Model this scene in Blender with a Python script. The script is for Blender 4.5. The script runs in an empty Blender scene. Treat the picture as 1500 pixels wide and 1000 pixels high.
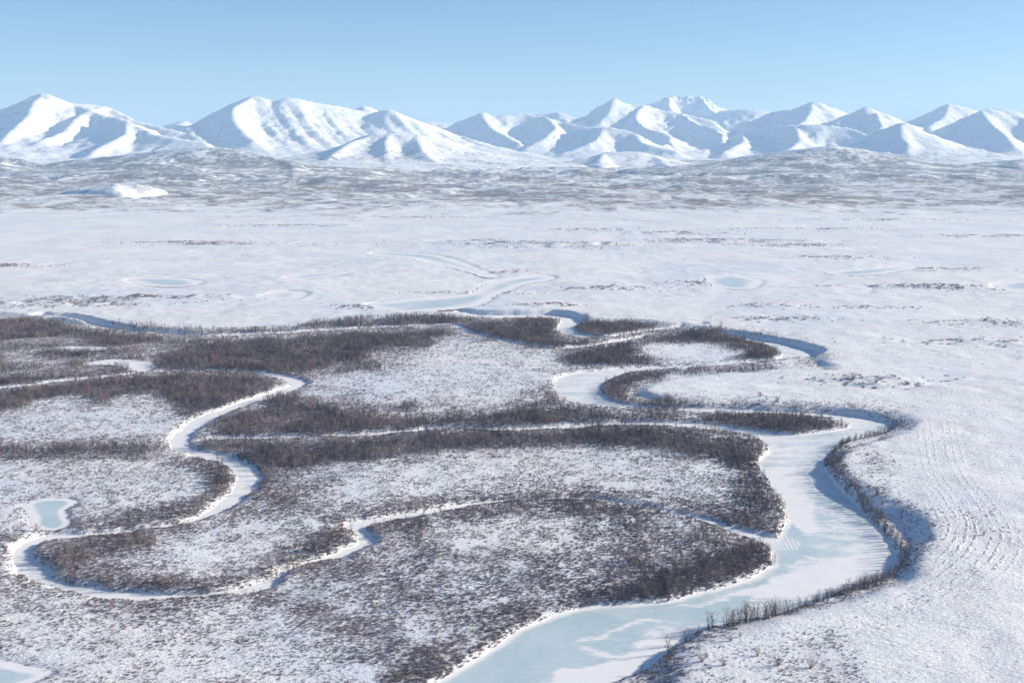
import bpy, math, random
import numpy as np
from mathutils import Vector, Matrix

# ------------------------------------------------------------------ scene, camera, light
sc = bpy.context.scene
col = sc.collection
rng = np.random.default_rng(11)
random.seed(11)

CAM_H = 150.0            # metres above the flood plain
F = 1600.0               # focal length in pixels of a 1500 px wide picture
HORIZON = 215.0
PITCH = math.atan((500 - HORIZON) / F)

cd = bpy.data.cameras.new('camera')
cam = bpy.data.objects.new('camera', cd)
col.objects.link(cam)
cam.location = (0, 0, CAM_H)
cam.rotation_euler = (math.pi / 2 - PITCH, 0, 0)
cd.sensor_width = 36.0
cd.lens = 36.0 * F / 1500.0
cd.clip_start = 1.0
cd.clip_end = 90000.0
sc.camera = cam

SUN_EL = math.radians(19.0)
SUN_AZ = math.radians(80.0)     # from +Y (away from the camera) towards +X (right)

w = bpy.data.worlds.new('World')
sc.world = w
w.use_nodes = True
wn = w.node_tree
bg = wn.nodes['Background']
sky = wn.nodes.new('ShaderNodeTexSky')
sky.sky_type = 'NISHITA'
sky.sun_disc = False
sky.sun_elevation = SUN_EL
sky.sun_rotation = SUN_AZ
sky.altitude = 1500.0
sky.air_density = 1.0
sky.dust_density = 0.5
sky.ozone_density = 4.2
wn.links.new(sky.outputs[0], bg.inputs[0])
bg.inputs[1].default_value = 0.077

sl = bpy.data.lights.new('sun', 'SUN')
sl.energy = 5.0
sl.angle = math.radians(0.53)
sl.color = (1.0, 0.895, 0.735)
so = bpy.data.objects.new('sun', sl)
col.objects.link(so)
sdir = Vector((math.cos(SUN_EL) * math.sin(SUN_AZ), math.cos(SUN_EL) * math.cos(SUN_AZ), math.sin(SUN_EL)))
so.rotation_euler = (-sdir).to_track_quat('-Z', 'Y').to_euler()
so.location = (400, 300, 500)

vs = sc.view_settings
vs.view_transform = 'Standard'
vs.look = 'None'
vs.exposure = 0.85
vs.gamma = 1.0
vs.use_curve_mapping = False

sc.render.engine = 'CYCLES'
cy = sc.cycles
cy.use_denoising = True
cy.denoiser = 'OPENIMAGEDENOISE'
cy.denoising_input_passes = 'RGB_ALBEDO_NORMAL'
cy.max_bounces = 5
cy.diffuse_bounces = 2
cy.glossy_bounces = 2
cy.transmission_bounces = 2
cy.volume_bounces = 1
cy.sample_clamp_indirect = 6.0

# ------------------------------------------------------------------ projection helpers
CP, SP = math.cos(PITCH), math.sin(PITCH)


def unproj(px, py, z=0.0):
    """photo pixel -> point on the level z"""
    px = np.asarray(px, float); py = np.asarray(py, float)
    x = (px - 750) / F; up = (500 - py) / F
    dz = np.minimum(-SP + CP * up, -1e-4)
    t = (z - CAM_H) / dz
    return x * t, (CP + SP * up) * t


def at_depth(px, py, Y):
    x = (px - 750) / F; up = (500 - py) / F
    t = Y / (CP + SP * up)
    return np.array((x * t, Y, CAM_H + (-SP + CP * up) * t))


def project(X, Y, Z):
    dz = Z - CAM_H
    fwd = np.maximum(Y * CP - dz * SP, 1.0)
    up = Y * SP + dz * CP
    return 750 + F * X / fwd, 500 - F * up / fwd


# ------------------------------------------------------------------ noise
_tabs = {}


def vnoise(x, y, seed=0):
    """smooth 2-D value noise, -1..1"""
    t = _tabs.get(seed)
    if t is None:
        t = _tabs[seed] = np.random.default_rng(1000 + seed).uniform(-1, 1, (256, 256)).astype(np.float32)
    xi = np.floor(x).astype(np.int64); yi = np.floor(y).astype(np.int64)
    fx = (x - xi); fy = (y - yi)
    fx = fx * fx * fx * (fx * (fx * 6 - 15) + 10); fy = fy * fy * fy * (fy * (fy * 6 - 15) + 10)
    x0 = xi & 255; x1 = (xi + 1) & 255; y0 = yi & 255; y1 = (yi + 1) & 255
    a = t[x0, y0] * (1 - fx) + t[x1, y0] * fx
    b = t[x0, y1] * (1 - fx) + t[x1, y1] * fx
    return a * (1 - fy) + b * fy


def fbm(x, y, octaves=4, seed=0, gain=0.5):
    s = 0.0; a = 1.0; n = 0.0
    for i in range(octaves):
        ca, sa = math.cos(0.6 * i + 0.3), math.sin(0.6 * i + 0.3)
        s = s + a * vnoise(ca * x - sa * y + 17.3 * i, sa * x + ca * y - 9.1 * i, seed + i)
        n += a; a *= gain; x = x * 2.03; y = y * 2.03
    return s / n


def ridged(x, y, octaves=4, seed=0):
    s = 0.0; a = 1.0; n = 0.0; wgt = 1.0
    for i in range(octaves):
        ca, sa = math.cos(0.7 * i + 0.2), math.sin(0.7 * i + 0.2)
        r = 1 - np.abs(vnoise(ca * x - sa * y + 5.7 * i, sa * x + ca * y + 3.3 * i, seed + i))
        r = r * r * wgt
        s = s + a * r
        wgt = np.clip(r * 1.6, 0, 1)
        n += a; a *= 0.5; x = x * 2.07; y = y * 2.07
    return s / n


def sstep(a, b, v):
    t = np.clip((v - a) / (b - a), 0, 1)
    return t * t * (3 - 2 * t)


# ------------------------------------------------------------------ 2-D distances
def inside(X, Y, poly):
    res = np.zeros(np.shape(X), bool)
    n = len(poly)
    for i in range(n):
        x0, y0 = poly[i]; x1, y1 = poly[(i + 1) % n]
        if y0 == y1:
            continue
        c = (y0 > Y) != (y1 > Y)
        res ^= c & (X < (x1 - x0) * (Y - y0) / (y1 - y0) + x0)
    return res


def seg_dist(X, Y, pts, closed=False, widths=None):
    """distance to a polyline; with widths, distance minus the half width"""
    best = np.full(np.shape(X), 1e6)
    n = len(pts)
    for i in range(n if closed else n - 1):
        x0, y0 = pts[i]; x1, y1 = pts[(i + 1) % n]
        dx, dy = x1 - x0, y1 - y0
        L = dx * dx + dy * dy + 1e-9
        t = np.clip(((X - x0) * dx + (Y - y0) * dy) / L, 0, 1)
        d = np.hypot(X - x0 - t * dx, Y - y0 - t * dy)
        if widths is not None:
            d = d - (widths[i] * (1 - t) + widths[(i + 1) % n] * t)
        best = np.minimum(best, d)
    return best


def smooth_line(pts, closed=False, k=5):
    """Catmull-Rom through the points (any number of columns)"""
    p = np.asarray(pts, float); n = len(p); out = []
    rngs = range(n if closed else n - 1)
    for i in rngs:
        g = (lambda j: p[j % n]) if closed else (lambda j: p[min(max(j, 0), n - 1)])
        a, b, c, d = g(i - 1), g(i), g(i + 1), g(i + 2)
        for s in range(k):
            t = s / k
            out.append(0.5 * ((2 * b) + (-a + c) * t + (2 * a - 5 * b + 4 * c - d) * t * t + (-a + 3 * b - 3 * c + d) * t ** 3))
    if not closed:
        out.append(p[-1])
    return np.array(out)


class Body:
    """a frozen water body: outline or centre line read off the photograph, laid on its level"""

    def __init__(s, level, px, closed=True, name='', label='', widths=None, ice=0.4, bank=2.8):
        s.level = level; s.name = name; s.label = label; s.closed = closed; s.ice = ice; s.bank = bank
        arr = np.asarray([(a[0], a[1]) for a in px], float)
        X, Y = unproj(arr[:, 0], arr[:, 1], level)
        P = np.stack([X, Y], 1)
        if closed:
            s.pts = smooth_line(P, True, 4); s.w = None
        else:
            wd = np.asarray([a[2] for a in px], float) * 0.42
            q = smooth_line(np.column_stack([P, wd]), False, 5)
            s.pts = q[:, :2]; s.w = q[:, 2]
        m = 40 + (s.w.max() if s.w is not None else 0)
        s.bb = (s.pts[:, 0].min() - m, s.pts[:, 0].max() + m, s.pts[:, 1].min() - m, s.pts[:, 1].max() + m)

    def sdf(s, X, Y):
        out = np.full(X.shape, 60.0)
        k = (X > s.bb[0]) & (X < s.bb[1]) & (Y > s.bb[2]) & (Y < s.bb[3])
        if not k.any():
            return out
        x, y = X[k], Y[k]
        wob = 1.6 * vnoise(x / 9, y / 9, 60) + 0.8 * vnoise(x / 3.7, y / 3.7, 61) + 1.8 * vnoise(x / 27, y / 27, 62)
        if s.name == 'frozen_lake':
            wob = 14 * fbm(x / 45, y / 60, 4, 64, 0.6)
        if s.closed:
            d = seg_dist(x, y, s.pts, True)
            d = np.where(inside(x, y, s.pts), -d, d)
        else:
            d = seg_dist(x, y, s.pts, False, s.w)
            wob = wob * 1.5
        out[k] = np.clip(d + wob * 0.6, -60, 60)
        return out


RL = -1.4
BODIES = [
    Body(RL, [(330, 1290), (430, 1180), (530, 1090), (600, 1030), (640, 1000), (665, 985), (700, 970), (728, 948), (760, 926), (800, 908), (850, 893), (900, 887), (950, 883), (1000, 876), (1050, 864),
              (1100, 849), (1128, 833), (1136, 815), (1128, 800), (1120, 794), (1142, 792), (1152, 772), (1149, 748), (1138, 720), (1122, 697), (1112, 684), (1119, 672),
              (1126, 657), (1118, 646), (1095, 638), (1060, 632), (1020, 628), (1020, 621), (1060, 625), (1100, 632), (1150, 637), (1200, 635), (1238, 629),
              (1247, 623), (1225, 615), (1180, 610), (1120, 607), (1060, 606), (1000, 603), (1000, 598), (1080, 600), (1150, 603), (1220, 607), (1270, 613),
              (1300, 620), (1302, 630), (1275, 640), (1240, 648), (1220, 658), (1210, 672), (1209, 688), (1220, 708), (1245, 733),
              (1270, 758), (1292, 784), (1312, 808), (1314, 826), (1295, 842), (1260, 857), (1220, 872), (1180, 887), (1140, 898), (1100, 908),
              (1060, 916), (1020, 928), (985, 947), (962, 965), (942, 985), (890, 1004), (850, 1035), (790, 1110), (740, 1200), (690, 1290)],
         name='river', label='broad frozen main river of blue ice and drifted snow curving past the bluff', ice=0.45),
    Body(RL, [(1010, 600), (950, 600), (905, 597), (860, 594), (832, 589), (818, 578), (812, 562), (826, 551), (860, 545), (910, 540), (980, 537), (1050, 534), (1110, 530),
              (1150, 527), (1170, 524), (1192, 525), (1206, 521), (1196, 515), (1170, 508), (1130, 500), (1095, 493), (1060, 490), (1062, 494), (1100, 500), (1130, 508), (1146, 519),
              (1135, 528), (1090, 533), (1040, 537), (990, 541), (935, 545), (895, 555), (880, 566), (880, 577), (896, 588), (925, 594), (965, 597), (1010, 599)],
         name='river', label='hooked upstream bend of the frozen river around the wooded snow tongue', ice=0.62),
    Body(RL, [(1040, 626, 12.5), (980, 622, 10.1), (930, 621, 10.1), (880, 623, 9.4), (820, 627, 8.6), (740, 630, 7.0), (640, 628, 7.0), (560, 636, 6.2), (480, 640, 6.2), (400, 642, 7.0),
              (330, 643, 6.2), (288, 648, 7.0)], closed=False,
         name='side_channel', label='narrow frozen channel running between two thicket bands across the middle', ice=0.3),
    Body(RL, [(-60, 575, 7.6), (0, 569, 7.6), (50, 564, 7.6), (100, 558, 7.6), (160, 552, 6.8), (230, 546, 6.0), (300, 544, 5.1), (350, 546, 6.0), (395, 549, 10.2), (424, 556, 13.6), (436, 564, 14.4),
              (418, 573, 15.3), (385, 584, 14.4), (345, 597, 13.6), (310, 611, 12.8), (280, 630, 12.8), (263, 648, 11.0), (280, 661, 10.2), (315, 670, 10.2), (348, 680, 9.3),
              (364, 697, 9.3), (352, 722, 10.2), (322, 746, 6.1), (270, 767, 4.2), (200, 778, 3.7), (130, 784, 4.9), (75, 789, 6.1), (44, 798, 6.7), (32, 814, 6.7), (44, 835, 6.7),
              (75, 855, 6.1), (130, 868, 4.9), (200, 875, 4.2), (290, 873, 4.2), (360, 866, 3.7), (398, 852, 4.9), (425, 833, 5.5), (470, 821, 3.7), (510, 809, 4.9), (537, 797, 6.1),
              (527, 780, 6.1), (512, 772, 3.7), (545, 766, 3.7), (600, 756, 4.2), (660, 745, 4.2), (720, 736, 3.7), (800, 731, 3.7), (870, 731, 3.7), (925, 740, 3.7),
              (985, 752, 3.7), (1050, 767, 3.7), (1100, 785, 4.2), (1145, 796, 4.9)], closed=False,
         name='side_channel', label='long winding frozen slough looping through the left half of the flood plain', ice=0.28),
    Body(RL, [(60, 466, 10), (108, 469, 13), (150, 479, 11), (205, 487, 10), (300, 492, 9), (400, 489, 10), (470, 485, 10), (560, 480, 10), (640, 477, 9), (668, 478, 9), (690, 489, 9), (740, 500, 9), (800, 511, 9), (860, 508, 8),
              (915, 499, 8), (945, 494, 6)], closed=False,
         name='side_channel', label='thin white frozen channel behind the farthest band of thickets', ice=0.1),
    Body(RL, [(560, 452, 30), (640, 458, 26), (700, 463, 22), (760, 464, 22), (815, 464, 20), (838, 470, 22), (828, 482, 18), (845, 492, 15), (890, 494, 9), (925, 489, 7), (980, 482, 7), (1030, 480, 6)], closed=False,
         name='side_channel', label='far frozen reach with a blue shaded cut bank beyond the thickets', ice=0.35),
    Body(-0.4, [(48, 742), (60, 735), (84, 734), (97, 737), (91, 748), (93, 764), (82, 774), (66, 772), (55, 760)],
         name='pond', label='small square frozen pond in the tussock meadow beside the slough', ice=1.0, bank=6),
    Body(-0.4, [(-40, 972), (10, 974), (45, 981), (62, 988), (50, 996), (20, 1006), (-40, 1012)],
         name='pond', label='frozen pond cut off by the lower left corner of the picture', ice=1.0, bank=6),
    Body(-0.35, [(120, 533), (160, 527), (205, 529), (224, 534), (214, 541), (196, 542), (190, 536), (160, 533)],
         name='pond', label='white snow covered crescent pond among the thickets', ice=0.0, bank=6),
    Body(-0.35, [(75, 511), (110, 508), (152, 509), (140, 513), (100, 514)],
         name='pond', label='narrow white snow covered pond north of the crescent pond', ice=0.0, bank=6),
]
UPZ = 4.5
LAKES = [
    ([(545, 447), (590, 441), (650, 436), (700, 428), (728, 414), (760, 408), (800, 404), (805, 408), (770, 414), (740, 424), (712, 438), (690, 447), (640, 453), (590, 455)],
     'wide pale blue overflow ice field upstream beyond the thickets'),
    ([(388, 434), (400, 430), (425, 427), (441, 429), (436, 435), (412, 438)], 'small frozen lake with a snowy rim on the far left plain'),
    ([(190, 410), (230, 407), (285, 411), (280, 418), (230, 419)], 'faint blue frozen lake on the left plain'),
    ([(420, 406), (455, 401), (500, 399), (480, 404), (440, 409)], 'thin frozen lake sliver above the small rimmed lake'),
    ([(1038, 411), (1055, 404), (1085, 405), (1108, 412), (1095, 421), (1060, 421)], 'oval frozen lake on the right plain'),
    ([(1220, 400), (1265, 394), (1335, 391), (1300, 399), (1250, 403)], 'long thin frozen lake on the far right plain'),
    ([(1458, 417), (1500, 413), (1530, 416), (1520, 425), (1475, 424)], 'frozen lake reaching past the right picture edge'),
    ([(1240, 423), (1262, 419), (1275, 423), (1258, 427)], 'little round frozen lake between the right lakes'),
    ([(560, 370), (640, 375), (690, 392), (725, 402), (715, 406), (670, 393), (610, 378), (560, 373)], 'far slender frozen creek below the bluff on the plain'),
]

# the edge between the flood plain and the higher tundra (top of the bluff)
EDGE_PX = [(760, 1300), (840, 1180), (910, 1100), (965, 1050), (1000, 1002), (1012, 968), (1035, 948), (1075, 930), (1130, 912), (1190, 897), (1250, 880), (1310, 860), (1346, 840), (1366, 808), (1372, 777), (1356, 753), (1328, 737),
           (1300, 722), (1268, 706), (1246, 688), (1240, 670), (1262, 654), (1310, 640), (1352, 622), (1340, 607), (1290, 599), (1210, 591), (1100, 583), (1000, 580), (960, 576), (958, 566), (985, 556), (1060, 546), (1160, 541), (1230, 541),
           (1215, 528), (1212, 518), (1190, 508), (1140, 496), (1085, 484), (1010, 474), (930, 467), (868, 465), (852, 457), (800, 453), (760, 455), (700, 458), (640, 460),
           (560, 467), (480, 471), (440, 475), (300, 480), (200, 477), (120, 467), (60, 461), (0, 456), (-150, 450)]
_e = np.asarray(EDGE_PX, float)


def top_of(Y):
    return np.interp(Y, [0, 300, 360, 430, 520, 620, 760, 1000, 3000], [2.4, 2.8, 3.4, 4.2, 3.8, 2.6, 2.6, 3.2, 4.6])


EX, EY = unproj(_e[:, 0], _e[:, 1], 4.0)
for _ in range(3):
    EX, EY = unproj(_e[:, 0], _e[:, 1], top_of(EY))
for pts, lab in LAKES:
    lz = float(top_of(unproj(pts[0][0], pts[0][1], 4.0)[1])) - 0.45
    BODIES.append(Body(lz, pts, name='frozen_lake', label=lab, ice=0.82, bank=12))
EDGE = smooth_line(np.stack([EX, EY], 1), False, 4)
UPLAND = np.concatenate([EDGE, [(-9000, 1000), (-9000, 30000), (9000, 30000), (9000, -3000), (EDGE[0][0] + 10, -3000)]])

MOUNDS = [  # photo pixel centre, length along x (m), depth (m), height (m): shrubby banks on the far plain
    (170, 437, 62, 16, 5), (30, 443, 45, 14, 4), (215, 433, 40, 10, 3), (120, 444, 40, 9, 3), (10, 388, 40, 14, 2), (790, 359, 90, 25, 6), (850, 358, 60, 20, 5), (740, 356, 60, 20, 5), (985, 341, 70, 20, 4),
    (870, 336, 60, 18, 4), (1020, 352, 50, 20, 6), (1090, 352, 90, 20, 5), (1160, 358, 60, 16, 3), (320, 357, 80, 14, 2), (280, 355, 70, 12, 2), (1013, 413, 25, 10, 5), (880, 421, 25, 10, 5), (920, 421, 30, 8, 2), (1225, 376, 40, 12, 4),
    (1400, 420, 40, 12, 4), (1330, 417, 60, 8, 2), (1460, 470, 45, 10, 4), (1430, 497, 40, 9, 3.5), (1250, 448, 35, 6, 2), (1130, 445, 25, 8, 4), (1150, 465, 30, 8, 3), (700, 354, 80, 18, 5), (600, 318, 110, 22, 4), (1300, 322, 120, 24, 4),
    (1450, 345, 80, 20, 3), (1375, 393, 40, 12, 3), (520, 447, 18, 7, 2), (545, 447, 20, 8, 2), (1265, 552, 34, 7, 3.5), (1300, 560, 22, 6, 3), (1110, 588, 18, 5, 2), (640, 300, 150, 35, 7), (420, 330, 90, 18, 3),
    (690, 427, 40, 6, 2), (740, 398, 22, 7, 3), (800, 444, 22, 8, 2.5), (1180, 335, 100, 20, 3),
]
_mp = []
for (mx, my, ml, md, mh) in MOUNDS:
    x_, y_ = unproj(mx, my, UPZ)
    _mp.append((float(x_), float(y_), ml * 1.25, md, mh * 0.55))


def upland_sdf(X, Y):
    """positive = metres up the plain from the bluff edge"""
    d = np.full(X.shape, 80.0)
    k = (Y < 1250)
    if k.any():
        x, y = X[k], Y[k]
        dd = np.full(x.shape, 80.0)
        for i in range(0, len(EDGE) - 1, 24):
            seg = EDGE[i:i + 25]
            m = (x > seg[:, 0].min() - 80) & (x < seg[:, 0].max() + 80) & (y > seg[:, 1].min() - 80) & (y < seg[:, 1].max() + 80)
            if m.any():
                dd[m] = np.minimum(dd[m], seg_dist(x[m], y[m], seg))
        d[k] = np.where(inside(x, y, UPLAND), dd, -dd)
    return d


def height(X, Y, want=False):
    """ground height; with want, also the water distances"""
    X = np.asarray(X, float); Y = np.asarray(Y, float)
    up = upland_sdf(X, Y)
    far = sstep(1400, 2600, Y)
    top = top_of(Y)
    wob = 4.0 * fbm(X / 16, Y / 16, 4, 40, 0.6)
    wide = 13 + 9 * fbm(X / 30, Y / 34, 2, 44)          # the bluff is steep in places, a gentle bank in others
    h = top * sstep(0, 1, (up + wob + wide) / (wide + 1.5))
    # tussocks, drifts and low swells
    h = h + 0.22 * fbm(X / 7.0, Y / 10.0, 3, 3) * (1 - far) + 0.5 * fbm(X / 60, Y / 60, 3, 7)
    h = h + (1 - far) * sstep(5, 25, up) * 0.55 * fbm(X / 26, Y / 18, 3, 12)
    h = h + sstep(600, 1500, Y) * 1.7 * fbm(X / 110, Y / 70, 5, 21, 0.6)
    # rolling shrub tundra in front of the mountains
    roll = sstep(2000, 3000, Y) * (0.45 + 0.55 * sstep(3000, 5500, Y))
    h = h + roll * (36 * fbm(X / 420, Y / 360, 5, 30, 0.6) + 17 * fbm(X / 180, Y / 170, 3, 37, 0.55) + 8 * np.maximum(0, fbm(X / 1300, Y / 900, 3, 33)))
    h = h + 40 * sstep(5500, 12000, Y)
    for (mx, my, ml, md, mh) in _mp:
        k = (np.abs(X - mx) < 2.6 * ml) & (np.abs(Y - my) < 3.5 * md)
        if k.any():
            x, y = X[k], Y[k]
            wx = x + 0.5 * ml * vnoise(x / ml, y / md, 71) + 0.2 * ml * vnoise(x / ml * 4, y / md * 2, 74); wy = y + 0.7 * md * vnoise(x / ml * 2.5, y / md, 72)
            g = np.exp(-((wx - mx) / ml) ** 2 - ((wy - my) / md) ** 2)
            h[k] += mh * g * (0.75 + 0.6 * vnoise(x / ml * 5, y / md * 2.5, 73))
    ds = []
    for b in BODIES:
        d = b.sdf(X, Y)
        ds.append(d)
        t = sstep(-1.6, b.bank, d)
        t = np.where(d >= 59, 1.0, t)
        h = np.where(d < b.bank, (b.level - 0.9) * (1 - t) + h * t, h)
    return (h, up, ds) if want else h


# ------------------------------------------------------------------ thickets: outlines in the photograph (tree tops included)
THICKETS = [
    ([(-200, 498), (60, 500), (180, 506), (240, 512), (240, 540), (120, 545), (-200, 552)], .30, 'patchy willows among the white ponds at far left'),
    ([(290, 503), (400, 506), (480, 512), (440, 534), (340, 545), (300, 530)], .26, 'patchy willows on the white clearing north of the upper slough bend'),
    ([(540, 490), (650, 494), (640, 506), (590, 520), (560, 540), (500, 548), (450, 560), (470, 540)], .34, 'loose willows fading into the grey meadow right of the far stand'),
    ([(440, 580), (560, 588), (700, 596), (820, 588), (820, 600), (700, 612), (600, 618), (480, 602)], .36, 'loose brushy willows above the middle channel'),
    ([(800, 560), (822, 548), (816, 566), (826, 590), (790, 596), (740, 592)], .40, 'loose willows on the outer bank of the river hook'),
    ([(830, 775), (960, 762), (1060, 775), (1110, 792), (1040, 812), (960, 835), (880, 850), (900, 810)], .24, 'loose willows between the buried oxbow and the near wedge'),
    ([(640, 1010), (720, 945), (800, 898), (850, 878), (820, 900), (760, 925), (700, 968), (655, 1010)], .34, 'loose willows on the brushy left bank at the bottom'),
    ([(420, 790), (530, 785), (600, 800), (560, 830), (440, 860), (330, 885), (200, 888), (360, 868)], .22, 'loose willows outside the lower slough'),
    ([(-200, 462), (0, 468), (50, 464), (90, 470), (130, 483), (200, 492), (300, 498), (400, 495), (470, 490), (560, 486), (640, 481), (670, 488), (640, 497), (560, 505),
      (530, 520), (500, 535), (450, 543), (440, 552), (400, 547), (330, 543), (240, 542), (230, 530), (245, 515), (290, 505), (250, 500), (190, 505), (150, 505), (100, 490), (40, 496), (-200, 505)],
     .9, 'dark leafless willow stand south of the far channel'),
    ([(128, 472), (170, 470), (250, 478), (300, 481), (440, 477), (455, 470), (520, 465), (600, 459), (660, 459), (710, 464), (700, 470), (640, 475), (560, 478), (470, 483), (400, 487), (300, 490), (205, 485), (150, 478)],
     1, 'long low willow belt along the foot of the far snow bank'),
    ([(645, 478), (690, 472), (740, 468), (815, 464), (823, 470), (812, 486), (830, 497), (880, 497), (912, 496), (870, 505), (820, 509), (780, 508), (730, 499), (690, 489)],
     1, 'willow stand inside the far hooked bend'),
    ([(843, 482), (862, 469), (900, 469), (950, 473), (1000, 476), (990, 481), (940, 486), (900, 491), (860, 491)], 1, 'small willow stand just right of the far cut bank'),
    ([(810, 518), (880, 508), (925, 500), (960, 490), (1040, 477), (1070, 482), (1065, 491), (1110, 500), (1138, 510), (1144, 519), (1122, 527), (1060, 530), (1075, 524), (1098, 517), (1050, 504), (960, 501), (935, 508), (930, 516), (960, 524), (1000, 529), (940, 531), (880, 534), (835, 532)],
     1, 'ring of willows around the oval white meadow'),
    ([(1065, 485), (1100, 487), (1140, 496), (1160, 503), (1120, 499), (1070, 490)], .9, 'thin willow fringe under the bank of the far right bend'),
    ([(879, 572), (884, 558), (920, 548), (980, 540), (1060, 534), (1140, 538), (1140, 542), (1030, 545), (975, 549), (960, 558), (930, 562), (912, 572), (925, 581), (980, 586), (1060, 588), (1150, 594), (1230, 602), (1300, 609), (1320, 620), (1296, 619), (1220, 608), (1120, 603), (1000, 601), (930, 594), (895, 586)],
     1, 'curved willow grove on the snow tongue inside the river hook'),
    ([(1010, 613), (1060, 604), (1120, 604), (1190, 609), (1235, 617), (1240, 626), (1205, 634), (1150, 636), (1100, 631), (1050, 623)], 1, 'almond shaped willow island between the two river arms'),
    ([(-200, 560), (0, 551), (90, 546), (200, 540), (228, 543), (160, 551), (100, 557), (30, 564), (-200, 578)], .9, 'thin willow strip north of the left slough'),
    ([(-200, 590), (0, 572), (60, 566), (130, 558), (200, 550), (300, 546), (370, 549), (400, 555), (403, 565), (385, 576), (345, 588), (310, 603), (280, 612), (262, 604), (250, 585), (225, 574), (180, 577), (150, 590), (120, 578), (60, 582), (20, 600), (-200, 625)],
     1, 'broad brown willow stand inside the upper left loop'),
    ([(300, 634), (316, 614), (350, 602), (378, 598), (388, 603), (386, 582), (400, 576), (440, 580), (470, 595), (530, 606), (640, 612), (700, 606), (800, 596), (830, 592), (900, 603), (1000, 605), (1050, 610), (1010, 618), (900, 620), (800, 626), (640, 627), (560, 635), (480, 639), (400, 641), (330, 642)],
     .95, 'willow tongue between the left slough and the middle channel'),
    ([(276, 655), (300, 645), (400, 646), (500, 643), (620, 634), (700, 629), (800, 630), (900, 624), (1000, 626), (1080, 636), (1124, 648), (1126, 660), (1108, 680), (1090, 690), (1060, 672), (980, 662), (900, 656), (800, 655), (700, 656), (620, 664), (540, 672), (470, 680), (400, 684), (360, 690), (340, 676), (300, 664)],
     1, 'long willow band across the middle of the flood plain'),
    ([(-200, 655), (0, 651), (120, 650), (240, 650), (252, 664), (120, 668), (-200, 672)], .9, 'low willow hedge crossing the left meadow'),
    ([(245, 672), (285, 668), (335, 684), (346, 704), (330, 728), (285, 750), (200, 768), (100, 782), (100, 770), (190, 752), (270, 735), (310, 716), (312, 698), (285, 684)], .75, 'willow fringe along the left bank of the slough bend'),
    ([(368, 712), (376, 698), (400, 690), (420, 700), (395, 716), (440, 726), (460, 738), (400, 742), (350, 745), (300, 765), (240, 778), (330, 748)], .55, 'scattered willows beside the slough bend'),
    ([(62, 815), (70, 800), (120, 788), (210, 775), (245, 782), (225, 800), (180, 812), (150, 806), (120, 820), (130, 838), (220, 845), (330, 846), (400, 825), (450, 805), (455, 815), (410, 838), (350, 862), (280, 868), (190, 868), (120, 858), (80, 842)],
     .62, 'willows rimming the lower left loop'),
    ([(452, 800), (470, 782), (505, 770), (524, 783), (520, 798), (490, 810), (455, 814)], .9, 'round willow clump in the small crook of the slough'),
    ([(478, 760), (560, 748), (640, 738), (740, 724), (850, 720), (930, 730), (1000, 748), (1060, 762), (1090, 780), (1040, 764), (980, 750), (910, 740), (820, 736), (720, 738), (650, 748), (560, 764)], .6, 'open willow row behind the buried oxbow'),
    ([(530, 785), (560, 768), (640, 756), (720, 746), (820, 738), (910, 744), (980, 758), (940, 762), (860, 752), (720, 756), (640, 774), (560, 795)], .7, 'open willow row in front of the buried oxbow'),
    ([(1092, 690), (1110, 686), (1124, 702), (1138, 722), (1149, 752), (1150, 775), (1138, 790), (1105, 782), (1050, 765), (1000, 750), (980, 738), (1040, 744), (1080, 730), (1062, 715)], .62, 'willow grove on the left bank opposite the bluff'),
    ([(1112, 792), (1128, 808), (1134, 820), (1122, 836), (1080, 852), (1030, 866), (960, 882), (880, 889), (815, 896), (860, 873), (940, 852), (1000, 828), (1060, 800)], 1, 'brown willow wedge inside the near river bend'),
    ([(20, 800), (40, 780), (70, 776), (100, 772), (100, 780), (60, 790)], .6, 'small willow clump below the square pond'),
    ([(1222, 655), (1240, 641), (1285, 630), (1305, 622), (1340, 616), (1352, 622), (1330, 632), (1290, 645), (1250, 655), (1233, 667), (1228, 690), (1250, 716), (1280, 744), (1308, 772), (1330, 808), (1333, 828), (1316, 846), (1270, 864), (1215, 882), (1160, 898), (1118, 910), (1112, 906), (1160, 890), (1215, 872), (1262, 856), (1300, 840), (1316, 826), (1312, 806), (1290, 778), (1266, 750), (1240, 724), (1216, 698), (1210, 676)],
     1, 'narrow dark willow hem along the foot of the right bluff'),
]

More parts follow.
